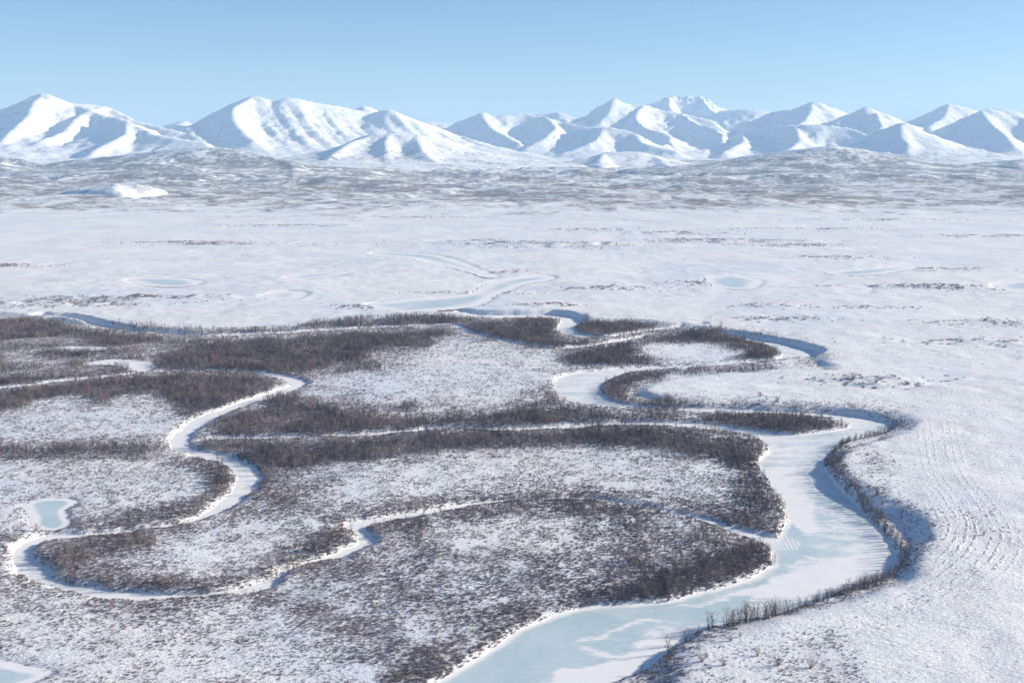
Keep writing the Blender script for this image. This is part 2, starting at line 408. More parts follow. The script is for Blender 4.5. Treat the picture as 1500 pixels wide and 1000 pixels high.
# ------------------------------------------------------------------ how much brush grows where (0..1), read off the photograph
BX0, BX1, BY0, BY1 = -300, 1800, 200, 1100
STEP = 3
gx, gy = np.meshgrid(np.arange(BX0, BX1, STEP), np.arange(BY0, BY1, STEP))
DEN = np.full(gx.shape, 0.09)
FLOOD_PX = [(p[0], p[1]) for p in EDGE_PX] + [(-400, 450), (-400, 1200), (900, 1200)]
AREAS = [
    (FLOOD_PX, .54),
    ([(-300, 465), (60, 464), (130, 485), (300, 496), (540, 488), (640, 482), (540, 520), (450, 552), (240, 546), (-300, 565)], .74),
    ([(-300, 590), (60, 588), (110, 582), (160, 596), (180, 580), (240, 582), (262, 605), (255, 650), (-300, 655)], .45),
    ([(-300, 670), (240, 668), (300, 685), (322, 705), (300, 725), (250, 740), (130, 765), (100, 780), (-300, 765)], .34),
    ([(400, 705), (470, 682), (600, 674), (720, 662), (900, 662), (1050, 674), (1090, 700), (1075, 740), (980, 740), (850, 716), (700, 722), (560, 740), (440, 745)], .35),
    ([(450, 565), (520, 535), (560, 510), (640, 497), (720, 500), (800, 515), (830, 530), (810, 550), (815, 590), (700, 590), (560, 575)], .36),
    ([(540, 515), (600, 520), (620, 535), (560, 540), (520, 532)], .5),
    ([(620, 575), (700, 553), (800, 550), (810, 590), (700, 596)], .38),
    ([(440, 580), (600, 590), (700, 600), (640, 622), (560, 612), (470, 598)], .55),
    ([(210, 800), (330, 765), (440, 745), (480, 760), (470, 790), (400, 820), (250, 840), (190, 820)], .38),
    ([(370, 700), (430, 695), (500, 710), (470, 735), (380, 745)], .5),
    ([(-300, 830), (60, 860), (200, 885), (450, 885), (560, 910), (640, 960), (600, 1100), (-300, 1100)], .35),
    ([(130, 880), (280, 885), (290, 900), (150, 895)], .62),
    ([(600, 770), (850, 748), (960, 765), (1000, 790), (900, 812), (760, 800), (640, 800)], .40),
    ([(420, 785), (540, 770), (600, 800), (800, 815), (1000, 822), (900, 870), (760, 920), (680, 980), (640, 1000), (480, 960), (430, 900)], .56),
    ([(560, 980), (700, 905), (800, 880), (830, 895), (740, 945), (640, 1010), (560, 1010)], .82),
    ([(850, 780), (1050, 770), (1100, 790), (1000, 815), (880, 800)], .55),
    ([(930, 512), (960, 503), (1050, 507), (1098, 515), (1085, 524), (1040, 528), (960, 524)], .03),
    ([(930, 570), (990, 550), (1100, 546), (1200, 548), (1290, 575), (1320, 600), (1200, 592), (1060, 588), (940, 582)], .10),
    ([(-300, 515), (60, 512), (130, 520), (170, 520), (150, 530), (60, 542), (-300, 545)], .42),
    ([(160, 520), (230, 512), (245, 517), (190, 528)], .2),
    ([(290, 505), (400, 510), (470, 515), (430, 530), (340, 542), (310, 525)], .22),
    ([(1250, 668), (1300, 672), (1325, 712), (1275, 716)], .55),
    ([(1230, 690), (1250, 690), (1330, 770), (1345, 820), (1320, 815), (1290, 770)], .26),
    ([(1330, 735), (1385, 745), (1395, 800), (1345, 825)], .34),
    ([(1390, 740), (1450, 735), (1475, 780), (1400, 840), (1385, 800)], .25),
    ([(1420, 800), (1480, 760), (1490, 800), (1400, 880), (1280, 935), (1180, 960), (1170, 940), (1320, 890)], .22),
    ([(1040, 965), (1160, 930), (1250, 960), (1300, 1100), (900, 1100), (1000, 985)], .42),
    ([(1165, 935), (1225, 925), (1255, 940), (1230, 955), (1170, 950)], .62),
    ([(1010, 960), (1120, 915), (1260, 890), (1400, 830), (1420, 835), (1270, 900), (1140, 935), (1060, 960)], .05),
]
for poly, v in AREAS:
    DEN[inside(gx, gy, poly)] = v
for poly, dens_, lab_ in THICKETS[:-1]:
    k_ = inside(gx, gy, poly)
    DEN[k_] = np.maximum(DEN[k_], 0.5 + 0.32 * dens_)
_rowy = gy
DEN = np.where(_rowy < 328, np.maximum(DEN, 0.06 + 0.55 * sstep(326, 298, _rowy)), DEN)


def box_blur(a, r):
    for ax in (0, 1):
        p = np.pad(a, [(r + 1, r) if i == ax else (0, 0) for i in (0, 1)], mode='edge').cumsum(ax)
        n = 2 * r + 1
        a = (np.take(p, range(n, p.shape[ax]), ax) - np.take(p, range(0, p.shape[ax] - n), ax)) / n
    return a


DEN = box_blur(box_blur(DEN, 3), 3)


def density(X, Y, Z):
    px, py = project(X, Y, Z)
    i = np.clip(((px - BX0) / STEP), 0, gx.shape[1] - 1.001); j = np.clip(((py - BY0) / STEP), 0, gx.shape[0] - 1.001)
    i0 = i.astype(int); j0 = j.astype(int); fi = i - i0; fj = j - j0
    return (DEN[j0, i0] * (1 - fi) + DEN[j0, i0 + 1] * fi) * (1 - fj) + (DEN[j0 + 1, i0] * (1 - fi) + DEN[j0 + 1, i0 + 1] * fi) * fj


# ------------------------------------------------------------------ material helpers
def mat(name):
    m = bpy.data.materials.new(name)
    m.use_nodes = True
    return m, m.node_tree, m.node_tree.nodes['Principled BSDF']


class NT:
    def __init__(s, t):
        s.t = t

    def n(s, kind, **kw):
        x = s.t.nodes.new(kind)
        for k, v in kw.items():
            setattr(x, k, v)
        return x

    def ln(s, a, b):
        s.t.links.new(a, b)

    def math(s, op, a, b=None, c=None, clamp=False):
        x = s.n('ShaderNodeMath', operation=op, use_clamp=clamp)
        for i, v in enumerate((a, b, c)):
            if v is None:
                continue
            if isinstance(v, (int, float)):
                x.inputs[i].default_value = v
            else:
                s.ln(v, x.inputs[i])
        return x.outputs[0]

    def noise(s, vec, scale, detail=3, rough=0.55, dist=0.0):
        x = s.n('ShaderNodeTexNoise')
        s.ln(vec, x.inputs['Vector'])
        x.inputs['Scale'].default_value = scale
        x.inputs['Detail'].default_value = detail
        x.inputs['Roughness'].default_value = rough
        x.inputs['Distortion'].default_value = dist
        return x.outputs[0]

    def mapping(s, vec, scale=(1, 1, 1), rot=0.0, loc=(0, 0, 0)):
        x = s.n('ShaderNodeMapping')
        s.ln(vec, x.inputs[0])
        x.inputs['Scale'].default_value = scale
        x.inputs['Rotation'].default_value = (0, 0, rot)
        x.inputs['Location'].default_value = loc
        return x.outputs[0]

    def ramp(s, v, a, b):
        x = s.n('ShaderNodeMapRange', interpolation_type='SMOOTHSTEP')
        s.ln(v, x.inputs[0])
        for i, q in ((1, a), (2, b)):
            if isinstance(q, (int, float)):
                x.inputs[i].default_value = q
            else:
                s.ln(q, x.inputs[i])
        return x.outputs[0]

    def mix(s, f, a, b):
        x = s.n('ShaderNodeMix', data_type='RGBA')
        if isinstance(f, (int, float)):
            x.inputs[0].default_value = f
        else:
            s.ln(f, x.inputs[0])
        for i, c in ((6, a), (7, b)):
            if isinstance(c, tuple):
                x.inputs[i].default_value = (*c, 1)
            else:
                s.ln(c, x.inputs[i])
        return x.outputs[2]

    def attr(s, name):
        x = s.n('ShaderNodeAttribute', attribute_name=name)
        return x.outputs['Fac']

    def bump(s, h, dist, strength=1.0, normal=None):
        x = s.n('ShaderNodeBump')
        x.inputs['Strength'].default_value = strength
        x.inputs['Distance'].default_value = dist
        s.ln(h, x.inputs['Height'])
        if normal is not None:
            s.ln(normal, x.inputs['Normal'])
        return x.outputs[0]


SNOW = (0.84, 0.836, 0.846)
TWIG = (0.115, 0.088, 0.082)


def ground_material():
    m, t, b = mat('tundra_snow')
    N = NT(t)
    g = N.n('ShaderNodeNewGeometry')
    P = g.outputs['Position']
    veg = N.attr('veg'); far = N.attr('far'); upl = N.attr('upland')
    # wind packed streaks lie across the view, slightly turned
    W = N.mapping(P, (0.8, 1.2, 1.0), 0.45)
    n1 = N.noise(W, 0.95, 4, 0.62, 0.3)
    n2 = N.noise(P, 0.055, 4, 0.6)
    n3 = N.noise(P, 2.3, 2, 0.6)
    # how strongly dead stems and litter break through the snow
    v = N.math('ADD', N.math('MULTIPLY', n1, 0.72), N.math('ADD', N.math('MULTIPLY', N.math('SUBTRACT', N.math('MULTIPLY', n2, 2.0), 0.5), 0.33), N.math('MULTIPLY', n3, 0.12)))
    thr = N.math('SUBTRACT', 0.80, N.math('MULTIPLY', veg, 0.40))
    near = N.ramp(v, thr, N.math('ADD', thr, 0.16))
    near = N.math('MULTIPLY', near, 0.68)
    # distant brush: patches tens to hundreds of metres long
    Q = N.mapping(P, (1.0, 0.8, 1.0), 0.2)
    f1 = N.noise(Q, 0.0105, 6, 0.72, 0.8)
    f2 = N.noise(Q, 0.0021, 3, 0.55)
    f3 = N.noise(Q, 0.045, 3, 0.6)
    fv = N.math('ADD', N.math('MULTIPLY', f1, 0.6), N.math('ADD', N.math('MULTIPLY', f2, 0.3), N.math('MULTIPLY', f3, 0.30)))
    fthr = N.math('SUBTRACT', 0.728, N.math('MULTIPLY', veg, 0.34))
    farv = N.math('MULTIPLY', N.ramp(fv, fthr, N.math('ADD', fthr, 0.14)), 0.9)
    mx = N.n('ShaderNodeMix', data_type='FLOAT')
    N.ln(far, mx.inputs[0]); N.ln(near, mx.inputs[2]); N.ln(farv, mx.inputs[3])
    brush = mx.outputs[0]
    # grass tips tint the upland snow
    tip = N.noise(N.mapping(P, (0.6, 1.4, 1.0), 0.2), 1.1, 3, 0.65)
    tipm = N.noise(P, 0.012, 4, 0.6)
    tipf = N.math('MULTIPLY', N.ramp(tip, 0.48, 0.68), N.math('ADD', 0.12, N.math('MULTIPLY', N.ramp(tipm, 0.36, 0.62), 0.62)))
    # drift ridges that follow the old track
    td = N.attr('track'); tm = N.attr('trackmask')
    wv = N.math('SINE', N.math('ADD', N.math('MULTIPLY', td, 1.9), N.math('MULTIPLY', N.noise(P, 0.10, 3), 5.0)))
    brk = N.ramp(N.noise(P, 0.35, 3), 0.42, 0.6)
    rip = N.math('MULTIPLY', N.math('MULTIPLY', N.ramp(wv, 0.1, 0.9), brk), tm)
    tipf = N.math('MAXIMUM', tipf, N.math('MULTIPLY', rip, 0.65))
    snow = N.mix(tipf, SNOW, (0.36, 0.315, 0.31))
    snow = N.mix(N.math('MULTIPLY', N.ramp(N.noise(N.mapping(P, (0.8, 1.0, 1.0), 0.1), 0.006, 5, 0.65, 0.8), 0.42, 0.68), 0.65), snow, (0.66, 0.715, 0.815))
    hue = N.mix(N.noise(P, 0.09, 3), (0.120, 0.100, 0.106), (0.23, 0.175, 0.160))
    c = N.mix(brush, snow, hue)
    N.ln(c, b.inputs['Base Color'])
    b.inputs['Roughness'].default_value = 0.75
    b.inputs['Specular IOR Level'].default_value = 0.2
    hb = N.math('ADD', N.math('MULTIPLY', n1, 0.75), N.math('ADD', N.math('MULTIPLY', n3, 0.14), N.math("MULTIPLY", rip, 0.75)))
    nb = N.bump(hb, 0.6, 0.75, N.bump(N.noise(N.mapping(P, (0.7, 1.3, 1.0), 0.3), 0.06, 5, 0.65, 0.5), 1.7, 0.7))
    N.ln(nb, b.inputs['Normal'])
    return m


def ice_material():
    m, t, b = mat('river_ice')
    N = NT(t)
    P = N.n('ShaderNodeNewGeometry').outputs['Position']
    ice = N.attr('ice'); edge = N.attr('edge')
    S = N.mapping(P, (0.55, 1.6, 1.0), -0.35)
    a = N.noise(S, 0.075, 6, 0.62, 0.9)
    c = N.noise(N.mapping(P, (0.5, 1.5, 1.0), -0.2), 0.62, 5, 0.65, 0.6)
    d = N.noise(P, 0.02, 3, 0.5)
    v = N.math('ADD', N.math('MULTIPLY', a, 0.42), N.math('ADD', N.math('MULTIPLY', c, 0.42), N.math('MULTIPLY', d, 0.16)))
    thr = N.math('SUBTRACT', 0.76, N.math('MULTIPLY', ice, 0.50))
    f = N.math('MULTIPLY', N.ramp(v, thr, N.math('ADD', thr, 0.17)), N.ramp(edge, 0.2, 2.5))
    deep = N.ramp(N.noise(P, 0.035, 4, 0.6, 0.6), 0.35, 0.7)
    icec = N.mix(deep, (0.56, 0.66, 0.71), (0.455, 0.585, 0.625))
    # dusting of snow over the bare ice
    dust = N.math('MULTIPLY', N.ramp(N.noise(S, 0.5, 4, 0.65), 0.45, 0.75), 0.45)
    icec = N.mix(dust, icec, (0.70, 0.76, 0.80))
    N.ln(N.mix(f, SNOW, icec), b.inputs['Base Color'])
    r = N.n('ShaderNodeMapRange')
    N.ln(f, r.inputs[0]); r.inputs[3].default_value = 0.75; r.inputs[4].default_value = 0.34
    N.ln(r.outputs[0], b.inputs['Roughness'])
    b.inputs['Specular IOR Level'].default_value = 0.3
    inv = N.math('SUBTRACT', 1.0, f)
    hb = N.math('ADD', N.math('MULTIPLY', inv, 0.25), N.math('MULTIPLY', c, 0.35))
    N.ln(N.bump(hb, 0.35, 0.5), b.inputs['Normal'])
    return m


def mountain_material(name, lo, hi, amount, rock):
    """snow with brush below LO..HI metres and bare rock on the steepest ground"""
    m, t, b = mat(name)
    N = NT(t)
    g = N.n('ShaderNodeNewGeometry')
    P = g.outputs['Position']
    sp = N.n('ShaderNodeSeparateXYZ'); N.ln(P, sp.inputs[0])
    sn = N.n('ShaderNodeSeparateXYZ'); N.ln(g.outputs['True Normal'], sn.inputs[0])
    n1 = N.noise(P, 0.006, 6, 0.68, 0.4)
    n2 = N.noise(P, 0.03, 4, 0.65)
    z = N.math('ADD', sp.outputs[2], N.math('MULTIPLY', N.math('SUBTRACT', n1, 0.5), 260.0))
    low = N.math('SUBTRACT', 1.0, N.ramp(z, lo, hi))
    v = N.math('ADD', N.math('MULTIPLY', n1, 0.55), N.math('MULTIPLY', n2, 0.45))
    br = N.math('MULTIPLY', N.ramp(v, N.math('SUBTRACT', 0.80, N.math('MULTIPLY', low, amount)), N.math('SUBTRACT', 0.92, N.math('MULTIPLY', low, amount))), 0.85)
    st = N.math('SUBTRACT', 1.0, N.ramp(sn.outputs[2], 0.74, 0.92))
    rk = N.math('MULTIPLY', st, N.math('MULTIPLY', N.ramp(N.noise(P, 0.02, 5, 0.7), 0.48, 0.62), rock))
    snow = N.mix(N.math('MULTIPLY', N.ramp(n2, 0.35, 0.7), 0.2), (0.90, 0.89, 0.89), (0.80, 0.82, 0.86))
    c = N.mix(br, snow, N.mix(n2, (0.085, 0.075, 0.082), (0.15, 0.125, 0.125)))
    c = N.mix(rk, c, (0.20, 0.18, 0.18))
    N.ln(c, b.inputs['Base Color'])
    b.inputs['Roughness'].default_value = 0.8
    b.inputs['Specular IOR Level'].default_value = 0.15
    N.ln(N.bump(N.noise(P, 0.012, 6, 0.72), 40.0, 0.45), b.inputs['Normal'])
    return m


def bark_material(name, c0, c1):
    m, t, b = mat(name)
    N = NT(t)
    oi = N.n('ShaderNodeObjectInfo')
    P = N.n('ShaderNodeNewGeometry').outputs['Position']
    f = N.math('ADD', N.math('MULTIPLY', oi.outputs['Random'], 0.55), N.math('MULTIPLY', N.ramp(N.noise(P, 0.03, 3), 0.35, 0.65), 0.45))
    N.ln(N.mix(f, c0, c1), b.inputs['Base Color'])
    b.inputs['Roughness'].default_value = 0.85
    b.inputs['Specular IOR Level'].default_value = 0.1
    return m


M_GROUND = ground_material()
M_ICE = ice_material()
M_BARK = bark_material('willow_bark', (0.112, 0.104, 0.128), (0.245, 0.196, 0.190))
M_SHRUB = bark_material('dwarf_birch_bark', (0.180, 0.160, 0.180), (0.320, 0.258, 0.255))


def mesh_object(name, verts, faces, material, label=None, cat=None, kind=None, attrs=None, smooth=True, group=None, link=True):
    me = bpy.data.meshes.new(name)
    verts = np.asarray(verts, np.float32); faces = np.asarray(faces, np.int32)
    k = faces.shape[1]
    me.vertices.add(len(verts)); me.vertices.foreach_set('co', verts.ravel())
    me.loops.add(faces.size); me.loops.foreach_set('vertex_index', faces.ravel())
    me.polygons.add(len(faces)); me.polygons.foreach_set('loop_start', np.arange(0, faces.size, k, dtype=np.int32))
    me.polygons.foreach_set('loop_total', np.full(len(faces), k, np.int32))
    me.polygons.foreach_set('use_smooth', np.full(len(faces), smooth))
    me.update(calc_edges=True)
    for an, av in (attrs or {}).items():
        at = me.attributes.new(an, 'FLOAT', 'POINT')
        at.data.foreach_set('value', np.asarray(av, np.float32).ravel())
    me.materials.append(material)
    o = bpy.data.objects.new(name, me)
    if link:
        col.objects.link(o)
    tag(o, label, cat, kind, group)
    return o


def tag(o, label=None, cat=None, kind=None, group=None):
    if label: o['label'] = label
    if cat: o['category'] = cat
    if kind: o['kind'] = kind
    if group: o['group'] = group
    return o


def grid_faces(nx, ny):
    i, j = np.meshgrid(np.arange(nx - 1), np.arange(ny - 1))
    a = (j * nx + i).ravel()
    return np.stack([a, a + 1, a + 1 + nx, a + nx], 1)


# ------------------------------------------------------------------ ground: one sheet to beyond the mountains
def grow(start, step, rate, end):
    out = [start]; s = step
    while out[-1] < end:
        s *= rate; out.append(out[-1] + s)
    return out


FS = 2.4
xs = np.arange(-450, 450 + FS, FS)
right = grow(xs[-1], FS, 1.024, 20000)[1:]
xs = np.concatenate([-np.array(right)[::-1], xs, right])
ys = np.arange(178, 1180, FS)
ys = np.concatenate([[-1500, -600, -200, 0, 70, 120, 150, 166], ys, grow(ys[-1], FS, 1.017, 26000)[1:]])
GX, GY = np.meshgrid(xs, ys)
gh, gup, gds = height(GX.ravel(), GY.ravel(), True)
X1, Y1 = GX.ravel(), GY.ravel()
gveg = density(X1, Y1, gh)
for (mx, my, ml, md, mh) in _mp:
    k = (np.abs(X1 - mx) < 2 * ml) & (np.abs(Y1 - my) < 2.5 * md)
    g = np.exp(-((X1[k] - mx) / (0.8 * ml)) ** 2 - ((Y1[k] - my) / md) ** 2)
    gveg[k] = np.maximum(gveg[k], 0.45 * g)
gveg = np.where((Y1 > 3000) & (Y1 < 12000), np.maximum(gveg, 0.5), gveg)
wd = np.min(np.stack(gds), 0)
gveg = gveg * sstep(0.3, 2.0, wd)          # clean drifted snow on the banks
TRACK_PX = [(1372, 610), (1384, 680), (1418, 728), (1442, 768), (1428, 808), (1370, 850), (1290, 884), (1180, 914), (1080, 945), (1020, 966)]
_t = np.asarray(TRACK_PX, float)
TX, TY = unproj(_t[:, 0], _t[:, 1], 5.0)
tdist = np.full(X1.shape, 90.0)
k = (X1 > TX.min() - 60) & (X1 < TX.max() + 60) & (Y1 > TY.min() - 60) & (Y1 < TY.max() + 60)
tl = smooth_line(np.stack([TX, TY], 1), False, 5)
tdist[k] = seg_dist(X1[k], Y1[k], tl)
hx_, hy_ = unproj(1415, 775, 6.0)
hot = np.exp(-((X1 - hx_) / 20) ** 2 - ((Y1 - hy_) / 32) ** 2)
tmask = (0.30 * sstep(17, 6, tdist) + 0.6 * hot) * sstep(1.0, 5, gup)
gveg = np.where(tdist < 3.5, gveg * 0.3, gveg)
ground = mesh_object('ground', np.stack([X1, Y1, gh], 1), grid_faces(len(xs), len(ys)), M_GROUND,
                     'wide snow covered tundra plain running out to the mountains', 'ground', 'structure',
                     {'veg': gveg, 'far': sstep(1100, 2200, Y1), 'upland': sstep(0, 10, gup), 'track': np.clip(tdist, 0, 90), 'trackmask': tmask})

# ------------------------------------------------------------------ frozen water: a level sheet for every water body
ICE_STRIPS = [  # bare overflow ice on the main river: centre line pixels with width in metres
    [(1112, 690, 3), (1124, 705, 4), (1145, 740, 5), (1160, 775, 8), (1168, 800, 14), (1150, 822, 9), (1115, 846, 7), (1060, 864, 7), (1000, 876, 8), (930, 890, 10)],
    [(1130, 640, 10), (1180, 640, 12), (1225, 636, 10), (1260, 628, 8)],
    [(700, 990, 45), (780, 945, 40), (860, 915, 28), (940, 905, 24), (1010, 898, 16), (1080, 885, 12)],
    [(840, 960, 22), (900, 930, 20)],
    [(1190, 770, 18), (1215, 800, 22), (1200, 740, 14)],
    [(1180, 700, 8), (1200, 740, 12), (1240, 780, 14)],
]
ICE_POWER = [0.5, 0.3, 0.5, 0.45, 0.28, 0.25]
SNOW_STRIPS = [
    [(860, 990, 10), (930, 972, 13), (965, 945, 8), (1010, 925, 4)],
    [(850, 930, 1), (875, 940, 2), (900, 950, 2.5), (945, 952, 3)],
    [(860, 925, 1.5), (930, 912, 2), (1000, 905, 2)],
    [(1140, 690, 16), (1165, 740, 14), (1180, 770, 8)],
    [(1165, 850, 10), (1230, 840, 10), (1270, 820, 8)],
    [(1120, 872, 6), (1180, 862, 8), (1240, 848, 6)],
]


def strip(X, Y, px):
    a = np.asarray(px, float)
    X, Y = X + 6 * fbm(X / 18, Y / 18, 4, 150, 0.6), Y + 9 * fbm(X / 18, Y / 18, 4, 155, 0.6)
    x, y = unproj(a[:, 0], a[:, 1], RL)
    q = smooth_line(np.column_stack([x, y, a[:, 2] / 2]), False, 4)
    return seg_dist(X, Y, q[:, :2], False, q[:, 2])


for b in BODIES:
    st = 1.4 if b.bb[3] < 1000 else 4.0
    bx = np.arange(b.bb[0], b.bb[1], st); by = np.arange(b.bb[2], b.bb[3], st)
    A, B = np.meshgrid(bx, by)
    d = b.sdf(A.ravel(), B.ravel())
    f = grid_faces(len(bx), len(by))
    keep = (d[f] < 3.5).any(1)
    f = f[keep]
    used, inv = np.unique(f, return_inverse=True)
    f = inv.reshape(f.shape)
    x, y, d = A.ravel()[used], B.ravel()[used], d[used]
    icev = np.full(len(x), b.ice)
    if b is BODIES[0]:
        icev[:] = 0.64
        for s, pw in zip(ICE_STRIPS, ICE_POWER):
            icev = np.maximum(icev, 0.45 + pw * sstep(4.5, -5, strip(x, y, s)))
        for s in SNOW_STRIPS:
            icev = icev * (1 - 0.55 * sstep(3.0, -3, strip(x, y, s)))
    z = b.level + 0.05 * vnoise(x / 8, y / 8, 80)
    mesh_object(b.name, np.stack([x, y, z], 1), f, M_ICE, b.label, b.name.replace('_', ' '), 'structure',
                {'ice': icev, 'edge': np.maximum(-d, 0) * (0.14 if b.name == 'frozen_lake' else 1.2 if b.name == 'pond' else 1.0)})

# ------------------------------------------------------------------ mountains
def mountain(name, label, ridges, steep, base, material, step=28.0, spur=70.0, spur_len=420.0, gully=0.0, seed=0, reach=2600.0, sharp=1.0):
    """ridges: polylines of (photo x, photo y, depth in metres); ground falls off on both sides of each"""
    R = []
    for r in ridges:
        q = np.array([at_depth(*p) for p in r])
        R.append(smooth_line(q, False, 3) if len(q) > 2 else q)
    allp = np.concatenate(R)
    x0, x1 = allp[:, 0].min() - reach, allp[:, 0].max() + reach
    y0, y1 = allp[:, 1].min() - reach, allp[:, 1].max() + reach * 0.6
    gxs = np.arange(x0, x1 + step, step); gys = np.arange(y0, y1 + step, step)
    A, B = np.meshgrid(gxs, gys)
    X, Y = A.ravel(), B.ravel()
    wp = min(spur, 45)
    wx = X + wp * 0.9 * fbm(X / (spur_len * 1.1), Y / (spur_len * 1.1), 4, seed + 1)
    wy = Y + wp * 0.9 * fbm(X / (spur_len * 1.1), Y / (spur_len * 1.1), 4, seed + 6)
    H = np.full(X.shape, base)
    dmin = np.full(X.shape, 1e9)
    for q in R:
        for i in range(len(q) - 1):
            a, c = q[i], q[i + 1]
            dx, dy = c[0] - a[0], c[1] - a[1]
            L = dx * dx + dy * dy + 1e-9
            t = np.clip(((wx - a[0]) * dx + (wy - a[1]) * dy) / L, 0, 1)
            d = np.hypot(wx - a[0] - t * dx, wy - a[1] - t * dy)
            zr = a[2] + t * (c[2] - a[2]) - base
            hh = base + zr * np.exp(-steep * d / np.maximum(zr, 60) * (1.0 + 0.0 * d))
            H = np.maximum(H, hh)
            dmin = np.minimum(dmin, d)
    rel = np.clip((H - base) / 250.0, 0, 1)
    win = sstep(0, 260, dmin) * rel
    rd = ridged(X / spur_len, Y / (spur_len * 1.25), 5, seed + 11) - 0.45
    H = H + spur * 1.1 * win * rd
    rd2 = ridged(X / (spur_len * 0.3), Y / (spur_len * 0.36), 4, seed + 41) - 0.45
    H = H + (8 + spur * 0.5) * win * rd2
    if gully:
        u = X + 0.42 * Y + 25 * fbm(X / 260, Y / 260, 3, seed + 3)
        gl = 0.65 * ridged(u / 125.0, Y / 6000.0, 3, seed + 21) + 0.35 * ridged(u / 48.0, Y / 3000.0, 2, seed + 25) - 0.5
        H = H + gully * sstep(0, 200, dmin) * rel * gl
    H = H + 13 * rel * sharp * fbm(X / 110, Y / 110, 4, seed + 31, 0.6)
    H = H - 75 * sstep(26, 2, H - base)          # the foot dives under the rolling ground
    edge = np.minimum.reduce([X - x0, x1 - X, Y - y0, y1 - Y])
    H = np.maximum(H - 120 * sstep(500, 0, edge), -62)
    f = grid_faces(len(gxs), len(gys))
    keep = (H[f] > -58.0).any(1)
    f = f[keep]
    used, inv = np.unique(f, return_inverse=True)
    return mesh_object(name, np.stack([X, Y, H], 1)[used], inv.reshape(f.shape), material, label, name, 'structure')


M_HIGH = mountain_material('high_snow', 120, 330, 0.26, 0.42)
M_MID = mountain_material('brushy_slope_snow', 100, 330, 0.30, 0.3)
M_FOOT = mountain_material('brush_hill_snow', 60, 420, 0.38, 0.0)

mountain('mountain', 'broad white mountain with a pointed summit at the left picture edge',
         [[(-120, 172, 10800), (-40, 165, 10600), (0, 159, 10500), (30, 148, 10400), (62, 136, 10300), (85, 144, 10300), (105, 151, 10400), (140, 153, 10500), (165, 160, 10400), (190, 172, 10200), (215, 181, 10000), (250, 189, 9800), (300, 200, 9600)],
          [(62, 136, 10300), (48, 158, 9900), (30, 178, 9500), (5, 205, 9000)],
          [(150, 155, 10400), (118, 168, 9900), (98, 190, 9400), (60, 205, 9000)],
          [(105, 151, 10400), (160, 170, 9900)],
          [(160, 170, 9700), (187, 176, 9400), (215, 190, 9100), (235, 198, 8800), (300, 208, 8600)],
          [(187, 176, 9400), (185, 196, 8900), (150, 214, 8500), (135, 225, 8300)]],
         0.62, -10, M_HIGH, spur=60, seed=100, reach=1800)
mountain('mountain', 'big fluted white mountain left of centre with gullied sunny face',
         [[(265, 194, 11300), (290, 181, 11000), (330, 157, 10800), (372, 141, 10600), (400, 147, 10600), (428, 143, 10600), (470, 152, 10700), (520, 160, 10800), (545, 165, 10800), (570, 160, 10700), (600, 172, 10700), (640, 186, 10900), (670, 198, 11200)],
          [(372, 141, 10600), (345, 156, 10200), (342, 172, 9800), (352, 188, 9400), (370, 205, 9000)],
          [(570, 160, 10700), (598, 186, 10300)]],
         0.56, -10, M_HIGH, spur=14, spur_len=380, gully=62, seed=140, reach=1800)
mountain('mountain', 'small blue peak showing behind the fluted mountain ridge',
         [[(480, 175, 13500), (520, 161, 13400), (534, 154, 13300), (556, 163, 13400), (600, 180, 13500)]], 0.7, -10, M_HIGH, spur=60, seed=170, reach=1200)
mountain('mountain', 'tiny sunlit peak far off in the gap right of the left mountain',
         [[(225, 190, 14500), (248, 182, 14400), (268, 177, 14300), (285, 183, 14400), (320, 195, 14500)]], 0.5, -10, M_HIGH, spur=60, seed=175, reach=1200)
mountain('mountain', 'tiny white peaks far off in the central saddle',
         [[(600, 190, 15200), (622, 178, 15000), (640, 180, 15000), (658, 180, 15000), (690, 190, 15200)]], 0.5, -10, M_HIGH, spur=60, seed=178, reach=1200)
mountain('mountain', 'low rounded white range right of the saddle with blue shaded flank',
         [[(630, 205, 11800), (655, 187, 11700), (703, 165, 11600), (720, 171, 11600), (738, 169, 11600), (772, 166, 11700), (800, 172, 11500), (840, 182, 11200), (880, 188, 10900)],
          [(703, 165, 11600), (718, 185, 11100), (745, 200, 10700), (760, 210, 10400)],
          [(800, 170, 11500), (812, 185, 11000), (800, 200, 10500), (770, 216, 10200)],
          [(840, 190, 10800), (880, 186, 10500), (925, 192, 10300), (945, 208, 9900), (990, 220, 9600)],
          [(880, 186, 10500), (870, 204, 10000), (830, 222, 9700)]],
         0.58, -10, M_HIGH, spur=60, seed=200, reach=1700)
mountain('mountain', 'white wedge mountain with a little rock horn right of centre',
         [[(760, 172, 12900), (800, 166, 12900), (820, 164, 12800), (845, 173, 12700), (862, 171, 12600), (880, 157, 12500), (900, 143, 12300), (912, 151, 12300), (945, 152, 12300), (965, 160, 12300), (1000, 166, 12200), (1040, 176, 12000)],
          [(945, 152, 12300), (930, 168, 11800), (940, 184, 11300), (975, 196, 10900), (985, 212, 10500)],
          [(1000, 166, 12200), (1020, 180, 11700), (1050, 190, 11200), (1060, 205, 10800)],
          [(900, 143, 12300), (893, 160, 12000), (880, 176, 11700)]],
         0.66, -10, M_HIGH, spur=65, seed=230, reach=1700)
